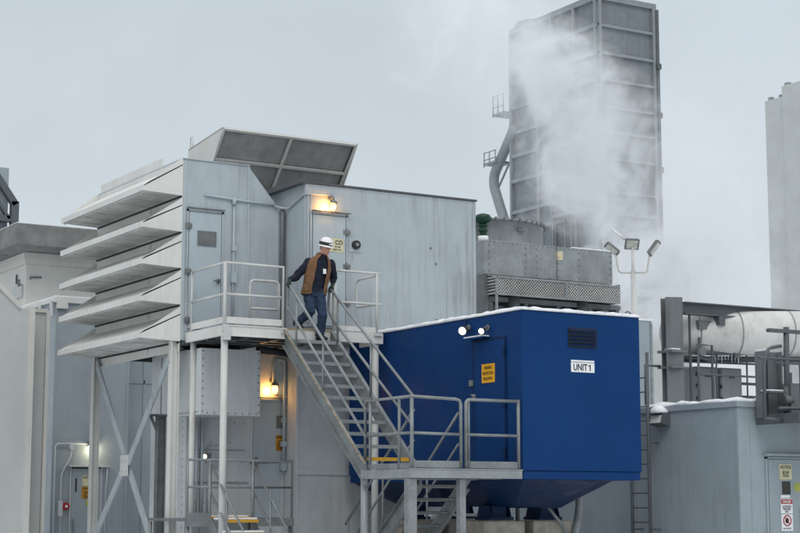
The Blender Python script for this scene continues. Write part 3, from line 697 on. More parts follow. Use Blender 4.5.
# ---- lower door landing with snowy steps
ll = thing('stair_landing', (13, 27.9, 0), 'small railed landing with snowy yellow edged steps below the walkway', 'landing')
MB().box(11.98, 14.0, 27.2, 28.95, 1.37, 1.42).build('deck', 'galvdark', ll)
MB().box(11.96, 12.40, 27.16, 27.2, 1.28, 1.52).build('edge_channel', 'galv', ll)
MB().box(13.23, 14.03, 27.16, 27.2, 1.28, 1.42).box(14.0, 14.03, 27.2, 28.95, 1.28, 1.42).build('edge_channel', 'galv', ll)
m = MB(); zt3 = 2.43
m.tube([(11.97, 27.2, zt3), (14.0, 27.2, zt3), (14.0, 27.2, 1.0)], .024); m.tube([(11.97, 27.2, 1.96), (14.0, 27.2, 1.96)], .02)
for x in (12.39, 13.22): m.tube([(x, 27.2, zt3), (x, 27.2, .9)], .034)
m.tube([(14.0, 27.2, zt3), (14.0, 28.9, zt3)], .024); m.tube([(11.97, 27.2, zt3), (11.97, 27.2, 1.3)], .02)
for x in (12.42, 13.25):
    m.tube([(x, 27.2, zt3 - .1), (x, 25.9, zt3 - 1.2)], .022); m.tube([(x, 27.2, 1.85), (x, 26.1, .92)], .02); m.tube([(x, 26.55, 1.9), (x, 26.55, .5)], .02)
m.build('guardrail', 'galv', ll)
for i in range(5):
    t = MB().box(12.42, 13.2, 27.16 - .27 * (i + 1), 27.16 - .27 * i, 1.40 - .22 * i - .04, 1.40 - .22 * i - .01).build('tread', 'galvdark', ll)
    MB().box(12.43, 13.19, 27.16 - .27 * (i + 1) - .012, 27.16 - .27 * (i + 1), 1.40 - .22 * i - .05, 1.40 - .22 * i).build('nosing', 'yellow', t)
    MB().box(12.44, 13.18, 27.16 - .27 * (i + 1) + .01, 27.16 - .27 * i - .01, 1.40 - .22 * i - .008, 1.40 - .22 * i + .035).build('snow_cover', 'snow', t, bevel=.015)
MB().box(12.42, 13.2, 27.21, 27.27, 1.422, 1.45).build('step_nosing', 'yellow', ll)
MB().box(12.44, 13.18, 27.275, 27.9, 1.425, 1.47).build('snow_cover', 'snow', ll, bevel=.02)
for x in (12.40, 13.21): MB().hexa([(x - .015, 25.8, .15), (x + .015, 25.8, .15), (x + .015, 27.18, 1.2), (x - .015, 27.18, 1.2), (x - .015, 25.8, .38), (x + .015, 25.8, .38), (x + .015, 27.18, 1.43), (x - .015, 27.18, 1.43)]).build('stringer', 'galv', ll)
for x, y in ((12.0, 27.25), (14.0, 27.25), (12.0, 28.9), (14.0, 28.9)): MB().cyl((x, y, 0), (x, y, 1.36), .035, n=10).build('support_post', 'galv', ll)

# ================================================================== LEFT BUILDINGS
db = thing('building', (14, 38.5, 0), 'slate blue metal building with a signed door, behind the X braced frame', 'building')
MB().box(12.96, 14.74, 37.0, 44, 0, 6.34).build('walls', 'dblg', db)
MB().box(14.742, 16.5, 38.2, 44, 0, 6.0).build('rear_bay', 'dblg', db)
m = MB(); m.box(12.9, 14.8, 36.94, 37.0, 6.24, 6.36); m.box(12.9, 12.96, 37.0, 44, 6.26, 6.37)
for y in (37.1, 37.9, 38.7): m.prism([(12.9, y, 6.3), (12.9, y, 5.95), (12.84, y, 6.3)], (0, .1, 0))
m.box(12.95, 13.2, 36.9, 36.99, 6.1, 6.3); m.build('roof_trim', 'white', db)
MB().box(12.92, 14.8, 36.95, 44, 6.365, 6.40).build('snow_cover', 'snow', db)
m = MB(); m.box(12.94, 13.0, 36.985, 36.999, 0, 6.2); m.box(13.9, 13.91, 36.99, 36.999, 0, 6.2); m.box(14.70, 14.755, 36.985, 36.999, 0, 6.2); m.box(14.76, 16.4, 38.18, 38.199, 4.55, 4.63); m.box(15.6, 15.64, 38.18, 38.199, 0, 5.9); m.build('panel_seams', 'dblg', db)
d = MB().box(13.42, 14.11, 36.97, 36.999, .42, 2.47).build('door', 'dblg', db)
m = MB(); m.box(13.38, 13.415, 36.975, 36.999, .4, 2.5); m.box(14.115, 14.15, 36.975, 36.999, .4, 2.5); m.box(13.33, 14.3, 36.90, 36.999, 2.51, 2.545); m.build('door_frame', 'greylow', db)
MB().box(13.415, 13.422, 36.972, 36.998, .42, 2.5).box(13.42, 14.11, 36.972, 36.998, 2.472, 2.508).build('door_gap', 'black', db)
MB().box(13.51, 13.54, 36.955, 36.969, 1.95, 2.25).build('door_window', 'black', d)
MB().box(13.47, 13.50, 36.93, 36.97, 1.0, 1.35).build('handle', 'galvlight', d)
m = MB(); m.tube([(13.0, 36.93, .5), (13.0, 36.93, 2.98), (13.06, 36.93, 3.03), (13.84, 36.93, 3.03)], .018); m.tube(bend([(13.38, 36.93, 3.03), (13.38, 36.93, 2.75), (13.15, 36.93, 2.35), (13.15, 36.93, .6)], .15), .02); m.box(13.33, 13.43, 36.9, 36.97, 2.9, 3.03)
m.box(13.10, 13.2, 36.9, 36.97, 1.4, 1.75); m.tube(bend([(14.25, 36.93, 2.5), (14.25, 36.93, 2.2), (14.22, 36.93, 2.0), (14.22, 36.93, .5)], .05), .015); m.build('conduit', 'greylow', db)
ab = thing('alarm_bell', (13.28, 36.99, 1.5), 'round red alarm bell left of the slate blue door', 'alarm bell')
MB().cyl((13.28, 36.99, 1.62), (13.28, 36.90, 1.62), .09, .085, n=20).build('gong', 'red', ab)
MB().cyl((13.28, 36.90, 1.62), (13.28, 36.87, 1.62), .03, n=12).build('hub', 'paper', ab)
plate('sign', 'paleyel', (13.80, 36.97, 2.20), .26, .23, 'Y', 'pale yellow notice sign at the top of the slate blue door', texts=[('NOTICE', 'ink', 0, .07, .05, .22)])
plate('sign', 'orange', (13.80, 36.97, 1.93), .28, .27, 'Y', 'orange warning sign in the middle of the slate blue door', texts=[('WARNING', 'ink', 0, .1, .045, .24), ('EYE\nEAR', 'ink', 0, -.05, .15, .14)])
plate('sign', 'greenyel', (13.84, 36.97, 1.70), .16, .14, 'Y', 'small green yellow sticker lowest on the slate blue door')
ww = thing('wall_lamp', (13.88, 37, 3.0), 'white lit lamp above the slate blue door', 'wall lamp')
MB().box(13.78, 14.0, 36.86, 36.99, 3.0, 3.08).build('housing', 'galvdark', ww); MB().box(13.80, 13.98, 36.87, 36.97, 2.97, 2.998).build('lens', 'led', ww)
L = bpy.data.lights.new('lamp_light', 'POINT'); L.energy = 7; L.color = (1, .88, .6); L.shadow_soft_size = .06
lo = bpy.data.objects.new('lamp_light', L); COL.objects.link(lo); lo.parent = ww; lo.location = (.02, -.16, -.1)

lw = thing('building', (9, 33, 0), 'pale grey ribbed wall panel building nearest the left edge with a sloped top', 'building')
MB().prism([(4, 33, 0), (11.0, 33, 0), (11.0, 33, 5.55), (10.8, 33, 5.58), (10.35, 33, 6.0), (9.9, 33, 6.4), (4, 33, 9)], (0, 3.2, 0)).build('walls', 'tower', lw)
m = MB(); m.hexa([(10.98, 32.96, 0), (11.10, 32.96, 0), (11.10, 33.2, 0), (10.98, 33.2, 0), (10.98, 32.96, 5.62), (11.10, 32.96, 5.62), (11.10, 33.2, 5.62), (10.98, 33.2, 5.62)])
for k in range(26): m.ball((11.04, 32.958, .3 + k * .2), .011, nu=6, nv=4)
m.bar((10.8, 32.98, 5.6), (9.9, 32.98, 6.42), .09, .06); m.box(10.62, 10.98, 32.97, 32.995, 1.0, 1.12); m.build('trim', 'cream', lw)
MB().box(11.102, 11.55, 33.6, 36.0, 0, 5.58).build('side_panel', 'tower', lw)
m = MB(); m.box(11.53, 11.60, 33.5, 33.6, 0, 5.62); m.box(11.1, 11.56, 33.55, 36, 5.585, 5.66); m.build('side_trim', 'cream', lw)

pb = thing('building', (15.5, 44, 0), 'pale box building with an overhanging grey flat roof slab on the far left', 'building')
MB().box(14.2, 16.9, 43.0, 46.5, 0, 7.95).build('walls', 'cream', pb)
m = MB(); m.box(14.14, 17.0, 42.94, 46.5, 7.952, 8.08); m.box(14.1, 17.1, 42.88, 46.5, 8.08, 8.25); m.build('cornice', 'cream', pb)
MB().hexa([(13.9, 42.4, 8.26), (18.0, 42.4, 8.26), (18.0, 47, 8.26), (13.9, 47, 8.26), (13.57, 42.0, 8.31), (18.4, 42.0, 8.31), (18.4, 47.5, 8.31), (13.57, 47.5, 8.31)]).box(13.57, 18.4, 42.0, 47.5, 8.312, 8.86).build('roof', 'slab', pb)
MB().box(13.6, 18.37, 42.03, 47.4, 8.862, 8.89).build('snow_cover', 'snow', pb)
m = MB()
for k in range(3): m.box(14.16, 14.198, 43.3 + k * .2, 43.36 + k * .2, 7.2 + (k % 3) * .15, 7.45 + (k % 3) * .15)
m.box(14.3, 14.33, 42.95, 42.998, 7.55, 7.62); m.tube([(14.33, 42.94, 7.6), (14.6, 42.94, 7.62)], .025); m.build('wall_fittings', 'galvdark', pb)
for z in (7.1, 6.3): MB().box(14.15, 14.198, 43.2, 44.1, z, z + .3).build('louvre', 'tower', pb)
ft = thing('steel_gantry', (17, 55, 0), 'blue grey steel gantry structure at the far left edge beyond the flat roof', 'gantry')
m = MB()
m.bar((15.6, 55, 14.6), (17.7, 55, 11.7), .22, .25); m.bar((15.6, 55, 13.9), (17.5, 55, 11.2), .1, .2); m.bar((17.68, 55, 11.8), (17.68, 55, 10.9), .25, .25, up=(1, 0, 0)); m.box(15, 17.8, 54.9, 55.3, 10.6, 10.85); m.box(15, 17.75, 54.9, 55.2, 11.1, 11.3)
m.beam((17.4, 55, 0), (17.4, 55, 10.7), .3, .3, .03, up=(0, 1, 0)); m.beam((15.4, 55, 0), (15.4, 55, 10.7), .3, .3, .03, up=(0, 1, 0))
for z in (10.0, 9.5, 8.9): m.box(15, 17.62, 54.95, 55.05, z, z + .09)
m.bar((15.6, 55, 9.0), (17.4, 55, 10.4), .1, .1)
m.build('frame', 'steel', ft)
MB().box(15.2, 17.55, 55.3, 57.5, 10.86, 13.0).build('cabin', 'dblg', ft)
MB().cyl((17.2, 54.7, 9.55), (17.2, 54.7, 9.95), .25, n=16).cyl((16.6, 54.7, 9.2), (17.5, 54.7, 9.2), .15, n=12).build('machinery', 'galvdark', ft)
MB().box(16.6, 17.4, 54.8, 54.94, 9.3, 9.75).build('yellow_panel', 'tan', ft)

# ================================================================== CONDENSER (galvanised) + vent
cn = thing('cooling_unit', (26, 37.5, 0), 'galvanised cooling unit with a round fan cowl behind the blue enclosure', 'cooling unit')
MB().box(24.05, 28.22, 36.0, 40.0, 7.56, 8.45).build('fan_casing', 'galvlight', cn, bevel=.01)
MB().box(24.05, 24.2, 36.02, 39, 5.6, 7.558).box(24.2, 28.1, 36.35, 39, 6.0, 7.4).build('coil_casing', 'galvdark', cn)
m = MB().hexa([(24.15, 35.55, 7.02), (28.08, 35.55, 7.02), (28.08, 36.2, 7.02), (24.15, 36.2, 7.02), (24.15, 35.55, 7.42), (28.08, 35.55, 7.42), (28.08, 36.0, 7.55), (24.15, 36.0, 7.55)]); m.build('inlet_screen', 'perf', cn)
m = MB(); m.box(24.13, 28.10, 35.53, 35.56, 7.42, 7.46); m.box(24.13, 28.10, 35.53, 35.56, 6.98, 7.02); m.box(26.3, 26.36, 35.535, 35.55, 7.0, 7.44); m.box(28.08, 28.12, 35.55, 36.3, 7.0, 7.5); m.box(24.11, 24.15, 35.53, 35.6, 5.5, 7.46); m.build('screen_frame', 'galvlight', cn)
m = MB()
m.box(24.2, 28.4, 35.9, 36.34, 6.86, 6.98)
for x in (24.2, 25.3, 26.35, 27.4, 28.3): m.box(x, x + .12, 36.0, 36.3, 5.6, 6.86)
for x in (24.9, 27.1): m.cyl((x, 35.9, 5.6), (x, 35.9, 7.0), .16, n=16)
m.build('support_legs', 'galvdark', cn)
for x in (24.4, 25.45, 26.55, 27.55): MB().box(x, x + .75, 36.1, 36.34, 6.02, 6.8).build('tank_panel', 'galvdark', cn, bevel=.05)
MB().tube([(25.2, 38.0, 8.46), (25.2, 38.0, 8.52)], [1.8, 1.8], 48).build('cowl_flange', 'galvlight', cn)
m = MB(); n_ = 64
rings = [[(25.2 + r * math.cos(2 * PI * k / n_), 38.0 + r * math.sin(2 * PI * k / n_), z) for k in range(n_)] for r, z in ((1.77, 8.5), (1.75, 9.08), (1.81, 9.08), (1.81, 9.13), (1.71, 9.13), (1.71, 8.5))]
m.loft(rings, cap=False); m.build('fan_cowl', 'galvlight', cn)
MB().cyl((25.2, 38.0, 8.6), (25.2, 38.0, 8.75), .2, n=16).build('fan_hub', 'black', cn)
m = MB(); 
for k in range(6):
    a = k * PI / 3; c, s = math.cos(a), math.sin(a); p = V((25.2, 38.0, 8.68)); m.hexa([p + V((c * r - s * w, s * r + c * w, z + w * .3)) for z in (0, .02) for r, w in ((.2, -.1), (1.6, -.16), (1.6, .16), (.2, .1))])
m.build('fan_blades', 'galvdark', cn)
m = MB()
for x in (24.2, 25.35, 25.7, 26.4, 27.1, 28.15):
    for k in range(5): m.cyl((x, 36.0, 7.65 + k * .17), (x, 35.985, 7.65 + k * .17), .018, n=6)
for k in range(30): m.cyl((24.1 + k * .14, 36.0, 8.42), (24.1 + k * .14, 35.988, 8.42), .014, n=6)
for k in range(24):
    a = PI * 1.02 + k * PI * .96 / 23; m.box(25.2 + 1.82 * math.cos(a) - .02, 25.2 + 1.82 * math.cos(a) + .02, 38.0 + 1.82 * math.sin(a) - .02, 38.0 + 1.82 * math.sin(a) + .02, 9.05, 9.15)
m.box(26.1, 26.4, 35.96, 36, 7.5, 7.58); m.box(25.25, 25.45, 36.16, 36.23, 8.8, 8.86); m.build('bolts', 'bolt', cn)
m = MB(); m.box(26.35, 26.37, 35.985, 36, 7.58, 8.44); m.build('panel_seam', 'galvdark', cn)
MB().box(26.9, 28.2, 36.02, 38.9, 8.452, 8.49).build('snow_cover', 'snow', cn, bevel=.02)
plate('sign', 'paleyel', (26.45, 35.998, 8.22), .22, .24, 'Y', 'small faded notice on the galvanised cooling unit')
gv = thing('vent_pipe', (22.9, 34.5, 7.6), 'dark green mushroom topped vent pipe beside the galvanised cooling unit', 'vent pipe')
gx, gy = 24.22, 36.3
gv.location = (gx, gy, 8.45)
MB().cyl((gx, gy, 8.452), (gx, gy, 8.60), .14, n=14).build('flange', 'paper', gv)
MB().cyl((gx, gy, 8.6), (gx, gy, 9.02), .085, n=14).cyl((gx, gy, 8.72), (gx, gy, 8.78), .115, n=14).cyl((gx, gy, 8.86), (gx, gy, 8.9), .115, n=14).build('pipe', 'green', gv)
MB().tube([(gx, gy, 8.93), (gx, gy, 9.0), (gx, gy, 9.08), (gx, gy, 9.16), (gx, gy, 9.20)], [.09, .19, .225, .18, .05], 18).build('mushroom_cap', 'green', gv)

# ================================================================== LAMP POST
lx, ly = 31.3, 38.95
lp = thing('lamp_post', (lx, ly, 0), 'three headed yard lamp post standing in the steam', 'lamp post')
MB().tube([(lx, ly, 0), (lx, ly, 8.5), (lx, ly, 8.55), (lx, ly, 9.2)], [.10, .075, .045, .04], 14).build('pole', 'insul', lp)
rv = V((.858, -.513, 0))
def q3(u, z, w=0): return V((lx, ly, z)) + rv * u + V((-.513, -.858, 0)) * w
m = MB(); m.tube(bend([q3(0, 8.45), q3(-.42, 8.45), q3(-.46, 8.7), q3(-.5, 8.98)], .2), .028, 10); m.tube(bend([q3(0, 8.45), q3(.42, 8.45), q3(.45, 8.7), q3(.5, 8.98)], .2), .028, 10); m.build('arm', 'cream', lp)
def head(c, ax, up_, l, w):
    ax = V(ax).normalized(); up_ = V(up_); up_ = (up_ - ax * up_.dot(ax)).normalized(); sd = ax.cross(up_)
    m = MB(); k = []
    for z, f in ((-.06, 1), (.06, .85)):
        for a, b in ((-l / 2, -w / 2), (l / 2, -w / 2), (l / 2, w / 2), (-l / 2, w / 2)): k.append(V(c) + ax * a * f + sd * b * f + up_ * z)
    m.hexa(k); h = m.build('lamp_head', 'galvdark', lp, bevel=.02)
    k = []
    for z in (-.072, -.061):
        for a, b in ((-l / 2 * .75, -w / 2 * .75), (l / 2 * .75, -w / 2 * .75), (l / 2 * .75, w / 2 * .75), (-l / 2 * .75, w / 2 * .75)): k.append(V(c) + ax * a + sd * b + up_ * z)
    MB().hexa(k).build('lens', 'diff', h)
head(q3(-.02, 9.32), rv + V((0, 0, -.05)), V((.3, .45, .45)), .44, .37)
head(q3(.62, 9.19), rv * .6 + V((0, 0, .8)), rv * -.7 + V((.3, .6, .5)), .54, .22)
head(q3(-.6, 9.17), rv * -.72 + V((0, 0, .6)), rv * .6 + V((.3, .6, .5)), .5, .22)
m = MB(); m.tube([q3(-.22, 9.44), q3(-.6, 9.75)], .035); m.build('white_rod', 'paper', lp)  # thin white rod slanting up beside the top lamp head

# ================================================================== DISTANT BOILER TOWER
HX, HY = 89.5, 115.69
ht = thing('boiler_tower', (93, 122, 0), 'tall grey ribbed boiler tower half hidden by steam', 'tower')
MB().box(HX, HX + 6.4, HY, HY + 13.4, 0, 46.3).build('casing', 'hrsg', ht)
m = MB()
for z in (46.2, 43.75, 41.23, 38.82, 36.38, 34.16, 31.76, 28.8, 26.9, 24, 21.5, 19, 16): m.box(HX - .22, HX + 6.5, HY - .25, HY - .003, z - .12, z + .12); m.box(HX - .25, HX - .003, HY - .25, HY + 13.5, z - .17, z + .17)
m.build('stiffener_rings', 'hrsgbeam', ht)
m = MB()
for y in (HY + .1, 118.96, 122.42, 124.6, 129.0): m.box(HX - .3, HX - .004, y - .13, y + .13, 0, 46.2)
for x in (HX + .1, HX + 6.2): m.box(x - .15, x + .15, HY - .3, HY - .004, 0, 46.2)
m.build('buckstays', 'hrsgbeam', ht)
m = MB(); m.cyl((HX + 6.5, HY - .35, 20), (HX + 6.5, HY - .35, 46.0), .16, n=10)
for z in (40.5, 36, 31): m.box(HX + 6.3, HX + 6.75, HY - .55, HY - .2, z, z + .5)
m.build('riser_pipe', 'steel', ht)
m = MB(); m.box(HX - .15, HX + 6.55, HY - .2, HY + 13.5, 46.35, 46.6); m.build('roof_rim', 'hrsgbeam', ht)
# access platforms, ladder cage on the left face
m = MB()
for z, ya, yb in ((33.2, 117.2, 123.0), (27.0, 116, 121)):
    m.box(HX - 1.5, HX - .35, ya, yb, z, z + .25)
    for k in range(int((yb - ya) / .6) + 1): m.tube([(HX - 1.45, ya + k * .6, z), (HX - 1.45, ya + k * .6, z + 1.2)], .04, 6)
    for zz in (.65, 1.2): m.tube([(HX - 1.45, ya, z + zz), (HX - 1.45, yb, z + zz)], .04, 6)
m.build('access_platform', 'hrsgbeam', ht)
m = MB()
for y in (121.3, 122.0): m.tube([(HX - .8, y, 15), (HX - .8, y, 37)], .06, 6)
for k in range(60): m.tube([(HX - .8, 121.3, 15.3 + k * .36), (HX - .8, 122.0, 15.3 + k * .36)], .03, 5)
for y in (120.2, 119.3): m.tube([(HX - .5, y, 14), (HX - .5, y, 32)], .09, 8)
m.build('ladder', 'hrsgbeam', ht)
m = MB(); m.cyl((HX + 1.9, 128.0, 36), (HX + 1.9, 128.0, 47.2), 1.75, n=32); m.tube([(HX + 1.9, 128.0, 46.6), (HX + 1.9, 128.0, 46.9)], 1.85, 32); m.build('stack', 'hrsg', ht)
m = MB()
m.tube(bend([(HX - .2, 128.4, 37.0), (HX - .2, 129.0, 36.2), (HX - .2, 131.9, 32.9), (HX - .2, 131.9, 31.8), (HX - .2, 129.9, 27.6), (HX - .2, 128.6, 24)], .5), .48, 14)
m.build('duct_pipe', 'hrsgbeam', ht)
m = MB()
m.box(HX - .9, HX + .9, 130.6, 132.7, 33.9, 34.1)
for y in (130.7, 131.7, 132.6):
    m.tube([(HX - .85, y, 33.7), (HX - .85, y, 35.1)], .06, 6)
for z in (34.4, 35.1): m.tube([(HX - .85, 130.6, z), (HX - .85, 132.7, z)], .05, 6)
m.bar((HX, 129.6, 33.7), (HX, 131.4, 31.7), .15, .15)
m.box(HX - .9, HX + .9, 129.2, 131.1, 38.4, 38.6)
for y in (129.3, 130.2, 131.0): m.tube([(HX - .85, y, 38.3), (HX - .85, y, 40.3)], .06, 6)
for z in (39.2, 40.3): m.tube([(HX - .85, 129.2, z), (HX - .85, 131.1, z)], .05, 6)
m.build('balcony', 'hrsgbeam', ht)
# hazy rounded building and far concrete tower
rb = thing('building', (72, 88, 0), 'pale building with a rounded roof standing inside the steam', 'building')
c0 = V((69.0, 86.2, 0)); rr = V((.858, -.513, 0)); bk = V((.513, .858, 0))
poly = [(0, 0), (3.9, 0), (3.9, 16.8), (3.3, 17.9), (2.4, 18.6), (1.2, 18.9), (0, 18.9)]
MB().prism([c0 + rr * a + V((0, 0, b)) for a, b in poly], bk * 6).build('walls', 'tower', rb)
m = MB()
for z in (15.6, 14.6): q = c0 - bk * .05; m.prism([q + rr * .5 + V((0, 0, z)), q + rr * 3.3 + V((0, 0, z)), q + rr * 3.3 + V((0, 0, z + .5)), q + rr * .5 + V((0, 0, z + .5))], bk * .045)
m.build('window_band', 'galvdark', rb)
ct = thing('concrete_tower', (74, 66, 0), 'plain pale grey tower block with a stepped top at the right edge', 'tower')
MB().box(69.45, 80, 58, 72.2, 0, 26.2).build('main_shaft', 'tower', ct, bevel=.03)
MB().box(69.5, 79, 72.2, 73.7, 0, 25.6).build('side_shaft', 'tower', ct, bevel=.03)
m = MB()
for y in (58, 62, 66, 70): m.box(69.44, 69.447, y - .02, y + .02, 0, 26)
m.build('panel_joints', 'tower', ct)
MB().box(69.5, 69.8, 71.7, 72.0, 26.2, 26.36).build('roof_stub', 'galvlight', ct)
MB().box(69.55, 69.8, 72.3, 72.55, 25.6, 25.75).build('roof_stub', 'galvlight', ct)
MB().box(69.55, 69.8, 73.2, 73.45, 25.6, 25.78).build('roof_stub', 'galvlight', ct)

# ================================================================== SHED AT RIGHT
sh = thing('shed', (23, 26, 0), 'slate grey metal shed with a snowy roof and a signed door at the right', 'shed')
SX, SY = 20.54, 22.72
MB().box(SX, 27.5, SY, 29.6, 0, 3.46).build('walls', 'shed', sh, bevel=.008)
m = MB(); m.box(SX - .035, 27.54, SY - .035, SY - .001, 3.38, 3.47); m.box(SX - .035, SX - .001, SY, 29.6, 3.38, 3.47); m.build('roof_trim', 'shed', sh)
rim = [(SX - .03 + 7.0 * i / 40, SY - .03) for i in range(41)] + [(SX - .03 + 7.0, SY + 6.8)] + [(SX - .03, SY + 6.8 - 6.8 * i / 40) for i in range(40)]
sn = MB()
cxs, cys = SX + 3.4, SY + 3.3
def inw(p, k): return (p[0] + (cxs - p[0]) * k, p[1] + (cys - p[1]) * k)
sn.loft([[(p[0], p[1], 3.472) for p in rim], [(*inw(p, .0), 3.51 + random.uniform(-.025, .02)) for p in rim], [(*inw(p, .03), 3.545 + random.uniform(-.02, .03)) for p in rim], [(*inw(p, .6), 3.57) for p in rim]])
sn.build('snow_cover', 'snow', sh)
m = MB()
for y in (23.9, 25.1, 26.3, 27.5): m.box(SX - .006, SX - .001, y - .012, y + .012, 0, 3.37)
m.box(SX - .012, SX - .001, SY, SY + .05, 0, 3.37); m.box(SX, SX + .05, SY - .012, SY - .001, 0, 3.37); m.box(SX + .28, SX + .29, SY - .006, SY - .001, 0, 3.37); m.build('panel_seams', 'shed', sh)
d = MB().box(21.22, 22.15, SY - .028, SY - .002, .3, 2.46).build('door', 'shed', sh, bevel=.004)
m = MB(); m.box(21.16, 21.21, SY - .022, SY - .001, .28, 2.5); m.box(22.16, 22.21, SY - .022, SY - .001, .28, 2.5); m.box(21.16, 22.21, SY - .022, SY - .001, 2.47, 2.5); m.build('door_frame', 'dblg', sh)
m = MB(); m.box(21.211, 21.219, SY - .02, SY - .001, .3, 2.47); m.box(21.22, 22.15, SY - .02, SY - .001, 2.461, 2.469); m.build('door_gap', 'black', sh)
MB().box(21.12, 22.3, SY - .11, SY - .023, 2.52, 2.56).build('drip_cap', 'dblg', sh)
MB().box(21.53, 21.73, SY - .034, SY - .029, 1.84, 2.07).build('door_window', 'glass', d)
MB().box(21.95, 22.05, SY - .06, SY - .03, 1.15, 1.6).build('handle', 'galvdark', d)
yS = SY - .028
plate('sign', 'paleyel', (21.625, yS, 2.24), .30, .27, 'Y', 'cream NOTICE sign above the window of the shed door', texts=[('NOTICE', 'ink', 0, .085, .06, .26), ('SECURE\nDOOR', 'ink', 0, -.04, .11, .16)])
sg = plate('sign', 'paper', (21.625, yS, 1.63), .28, .26, 'Y', 'white sign with a dark red DANGER band on the shed door', texts=[('AUTHORIZED\nPERSONNEL\nONLY', 'ink', 0, -.05, .13, .22)])
MB().box(21.49, 21.76, yS - .009, yS - .0065, 1.67, 1.75).build('danger_band', 'signred', sg); lettering('DANGER', sg, 'paper', (21.625, yS - .009, 1.71), .045, .2)
s2 = plate('sign', 'paper', (21.625, yS, 1.34), .27, .29, 'Y', 'white prohibition sign with a crossed circle lowest on the shed door')
m = MB(); pts = [(21.625 + .09 * math.cos(k * PI / 12), yS - .01, 1.375 + .09 * math.sin(k * PI / 12)) for k in range(25)]; m.tube(pts, .01, 6); m.tube([(21.565, yS - .01, 1.44), (21.685, yS - .01, 1.31)], .008, 6); m.build('symbol_ring', 'signred', s2)
m = MB(); m.ball((21.62, yS - .009, 1.375), .045, .003, .05); m.build('symbol', 'ink', s2); lettering('NO ENTRY', s2, 'ink', (21.625, yS - .006, 1.235), .03, .2)
plate('sign', 'paper', (21.60, yS, 1.80), .22, .05, 'Y', 'narrow white strip label under the shed door window')
s3 = thing('sticker', (21.9, yS, 1.9), 'round green and yellow sticker beside the shed door window', 'sticker'); MB().cyl((21.9, yS, 1.97), (21.9, yS - .006, 1.97), .085, n=20).build('disc', 'greenyel', s3)
wp = thing('wall_lamp', (SX, 24.75, 3.15), 'unlit snow topped wall pack lamp on the shed wall', 'wall lamp')
MB().hexa([(SX - .22, 24.55, 3.16), (SX - .22, 24.95, 3.16), (SX, 24.95, 3.10), (SX, 24.55, 3.10), (SX - .14, 24.58, 3.36), (SX - .14, 24.92, 3.36), (SX, 24.95, 3.36), (SX, 24.55, 3.36)]).build('housing', 'steel', wp)
MB().hexa([(SX - .23, 24.58, 3.17), (SX - .23, 24.92, 3.17), (SX - .22, 24.92, 3.165), (SX - .22, 24.58, 3.165), (SX - .165, 24.6, 3.31), (SX - .165, 24.9, 3.31), (SX - .15, 24.9, 3.31), (SX - .15, 24.6, 3.31)]).build('lens', 'diff', wp)
MB().tube([(SX - .08, 24.75, 3.355), (SX - .08, 24.75, 3.40), (SX - .07, 24.75, 3.46), (SX - .05, 24.75, 3.48)], [.19, .18, .12, .03], 14).build('snow_cap', 'snow', wp)
# ladder
la = thing('ladder', (20.34, 25.15, 0), 'fixed grey steel ladder up to the shed roof beside the blue enclosure', 'ladder')
for y in (24.90, 25.42): tb('side_rail', 'steel', la, [(20.30, y, 0), (20.30, y, 4.5 if y < 25 else 4.45)], .032)
for k in range(15): tb('rung', 'steel', la, [(20.30, 24.90, .25 + k * .27), (20.30, 25.42, .25 + k * .27)], .014, 6)
m = MB()
for y in (24.90, 25.42):
    for z in (1.2, 2.8): m.bar((20.30, y, z), (20.535, y, z), .03, .03)
m.build('standoffs', 'steel', la)

# roof equipment on the shed
hc = thing('steel_column', (21.17, 25.2, 3.46), 'weathered steel H column on the shed roof carrying a long beam', 'steel column')
MB().beam((21.18, 25.2, 3.47), (21.18, 25.2, 5.62), .30, .34, .035, up=(.35, .94, 0)).build('column', 'weld', hc)
m = MB(); m.box(20.98, 21.38, 24.98, 25.42, 4.55, 4.6); m.box(20.98, 21.38, 24.98, 25.42, 4.25, 4.28); m.build('stiffener', 'weld', hc)
MB().box(20.99, 21.2, 24.99, 25.2, 4.602, 4.625).build('snow_cover', 'snow', hc)
MB().beam((21.45, 25.2, 5.44), (26.5, 25.35, 5.47), .24, .2, .025).build('beam', 'steel', hc)
MB().box(22.3, 22.45, 25.1, 25.35, 5.15, 5.32).box(21.64, 21.67, 25.22, 25.26, 3.5, 5.32).build('hanger', 'steel', hc)
ip = thing('insulated_pipe', (23, 25, 4.5), 'large dirty white insulated pipe crossing above the shed roof', 'pipe')
pa, pb_ = V((21.55, 25.92, 5.02)), V((26.3, 24.2, 5.10))
dd = (pb_ - pa).normalized()
MB().tube([pa, pa + dd * .05, pa + dd * .14, pa + dd * .3, pb_], [.22, .33, .40, .44, .46], 36).build('jacket', 'insul', ip)
for t in (.28, .62): MB().tube([pa + dd * (t), pa + dd * (t + .035)], [.442 if t > .3 else .425] * 2, 36).build('band', 'galvlight', ip)
for t in (1.5, 2.6, 3.6): MB().tube([pa + dd * (t), pa + dd * (t + .025)], [.455] * 2, 36).build('band', 'galvlight', ip)
q = pa + dd * .85 + V((-.28, -.40, .05)); MB().box(q.x - .16, q.x + .2, q.y + .02, q.y + .12, q.z - .02, q.z + .15).build('nozzle_box', 'galvdark', ip)
q = pa + dd * .75 + V((0, 0, .42)); MB().cyl(q, q + V((0, 0, .1)), .2, n=18).build('manway', 'insul', ip)
m = MB()
for k in range(9):
    q = pa + dd * (.9 + .07 * k) + V((0, -.15, -.42)); l = random.uniform(.12, .36); m.tube([q, q - V((0, 0, l))], [.018, .003], 5)
m.build('icicles', 'ice', ip)
m = MB(); m.beam(pa + dd * .2 + V((0, 0, -.52)), pb_ + V((0, 0, -.53)), .12, .12); m.build('support_beam', 'steel', ip)
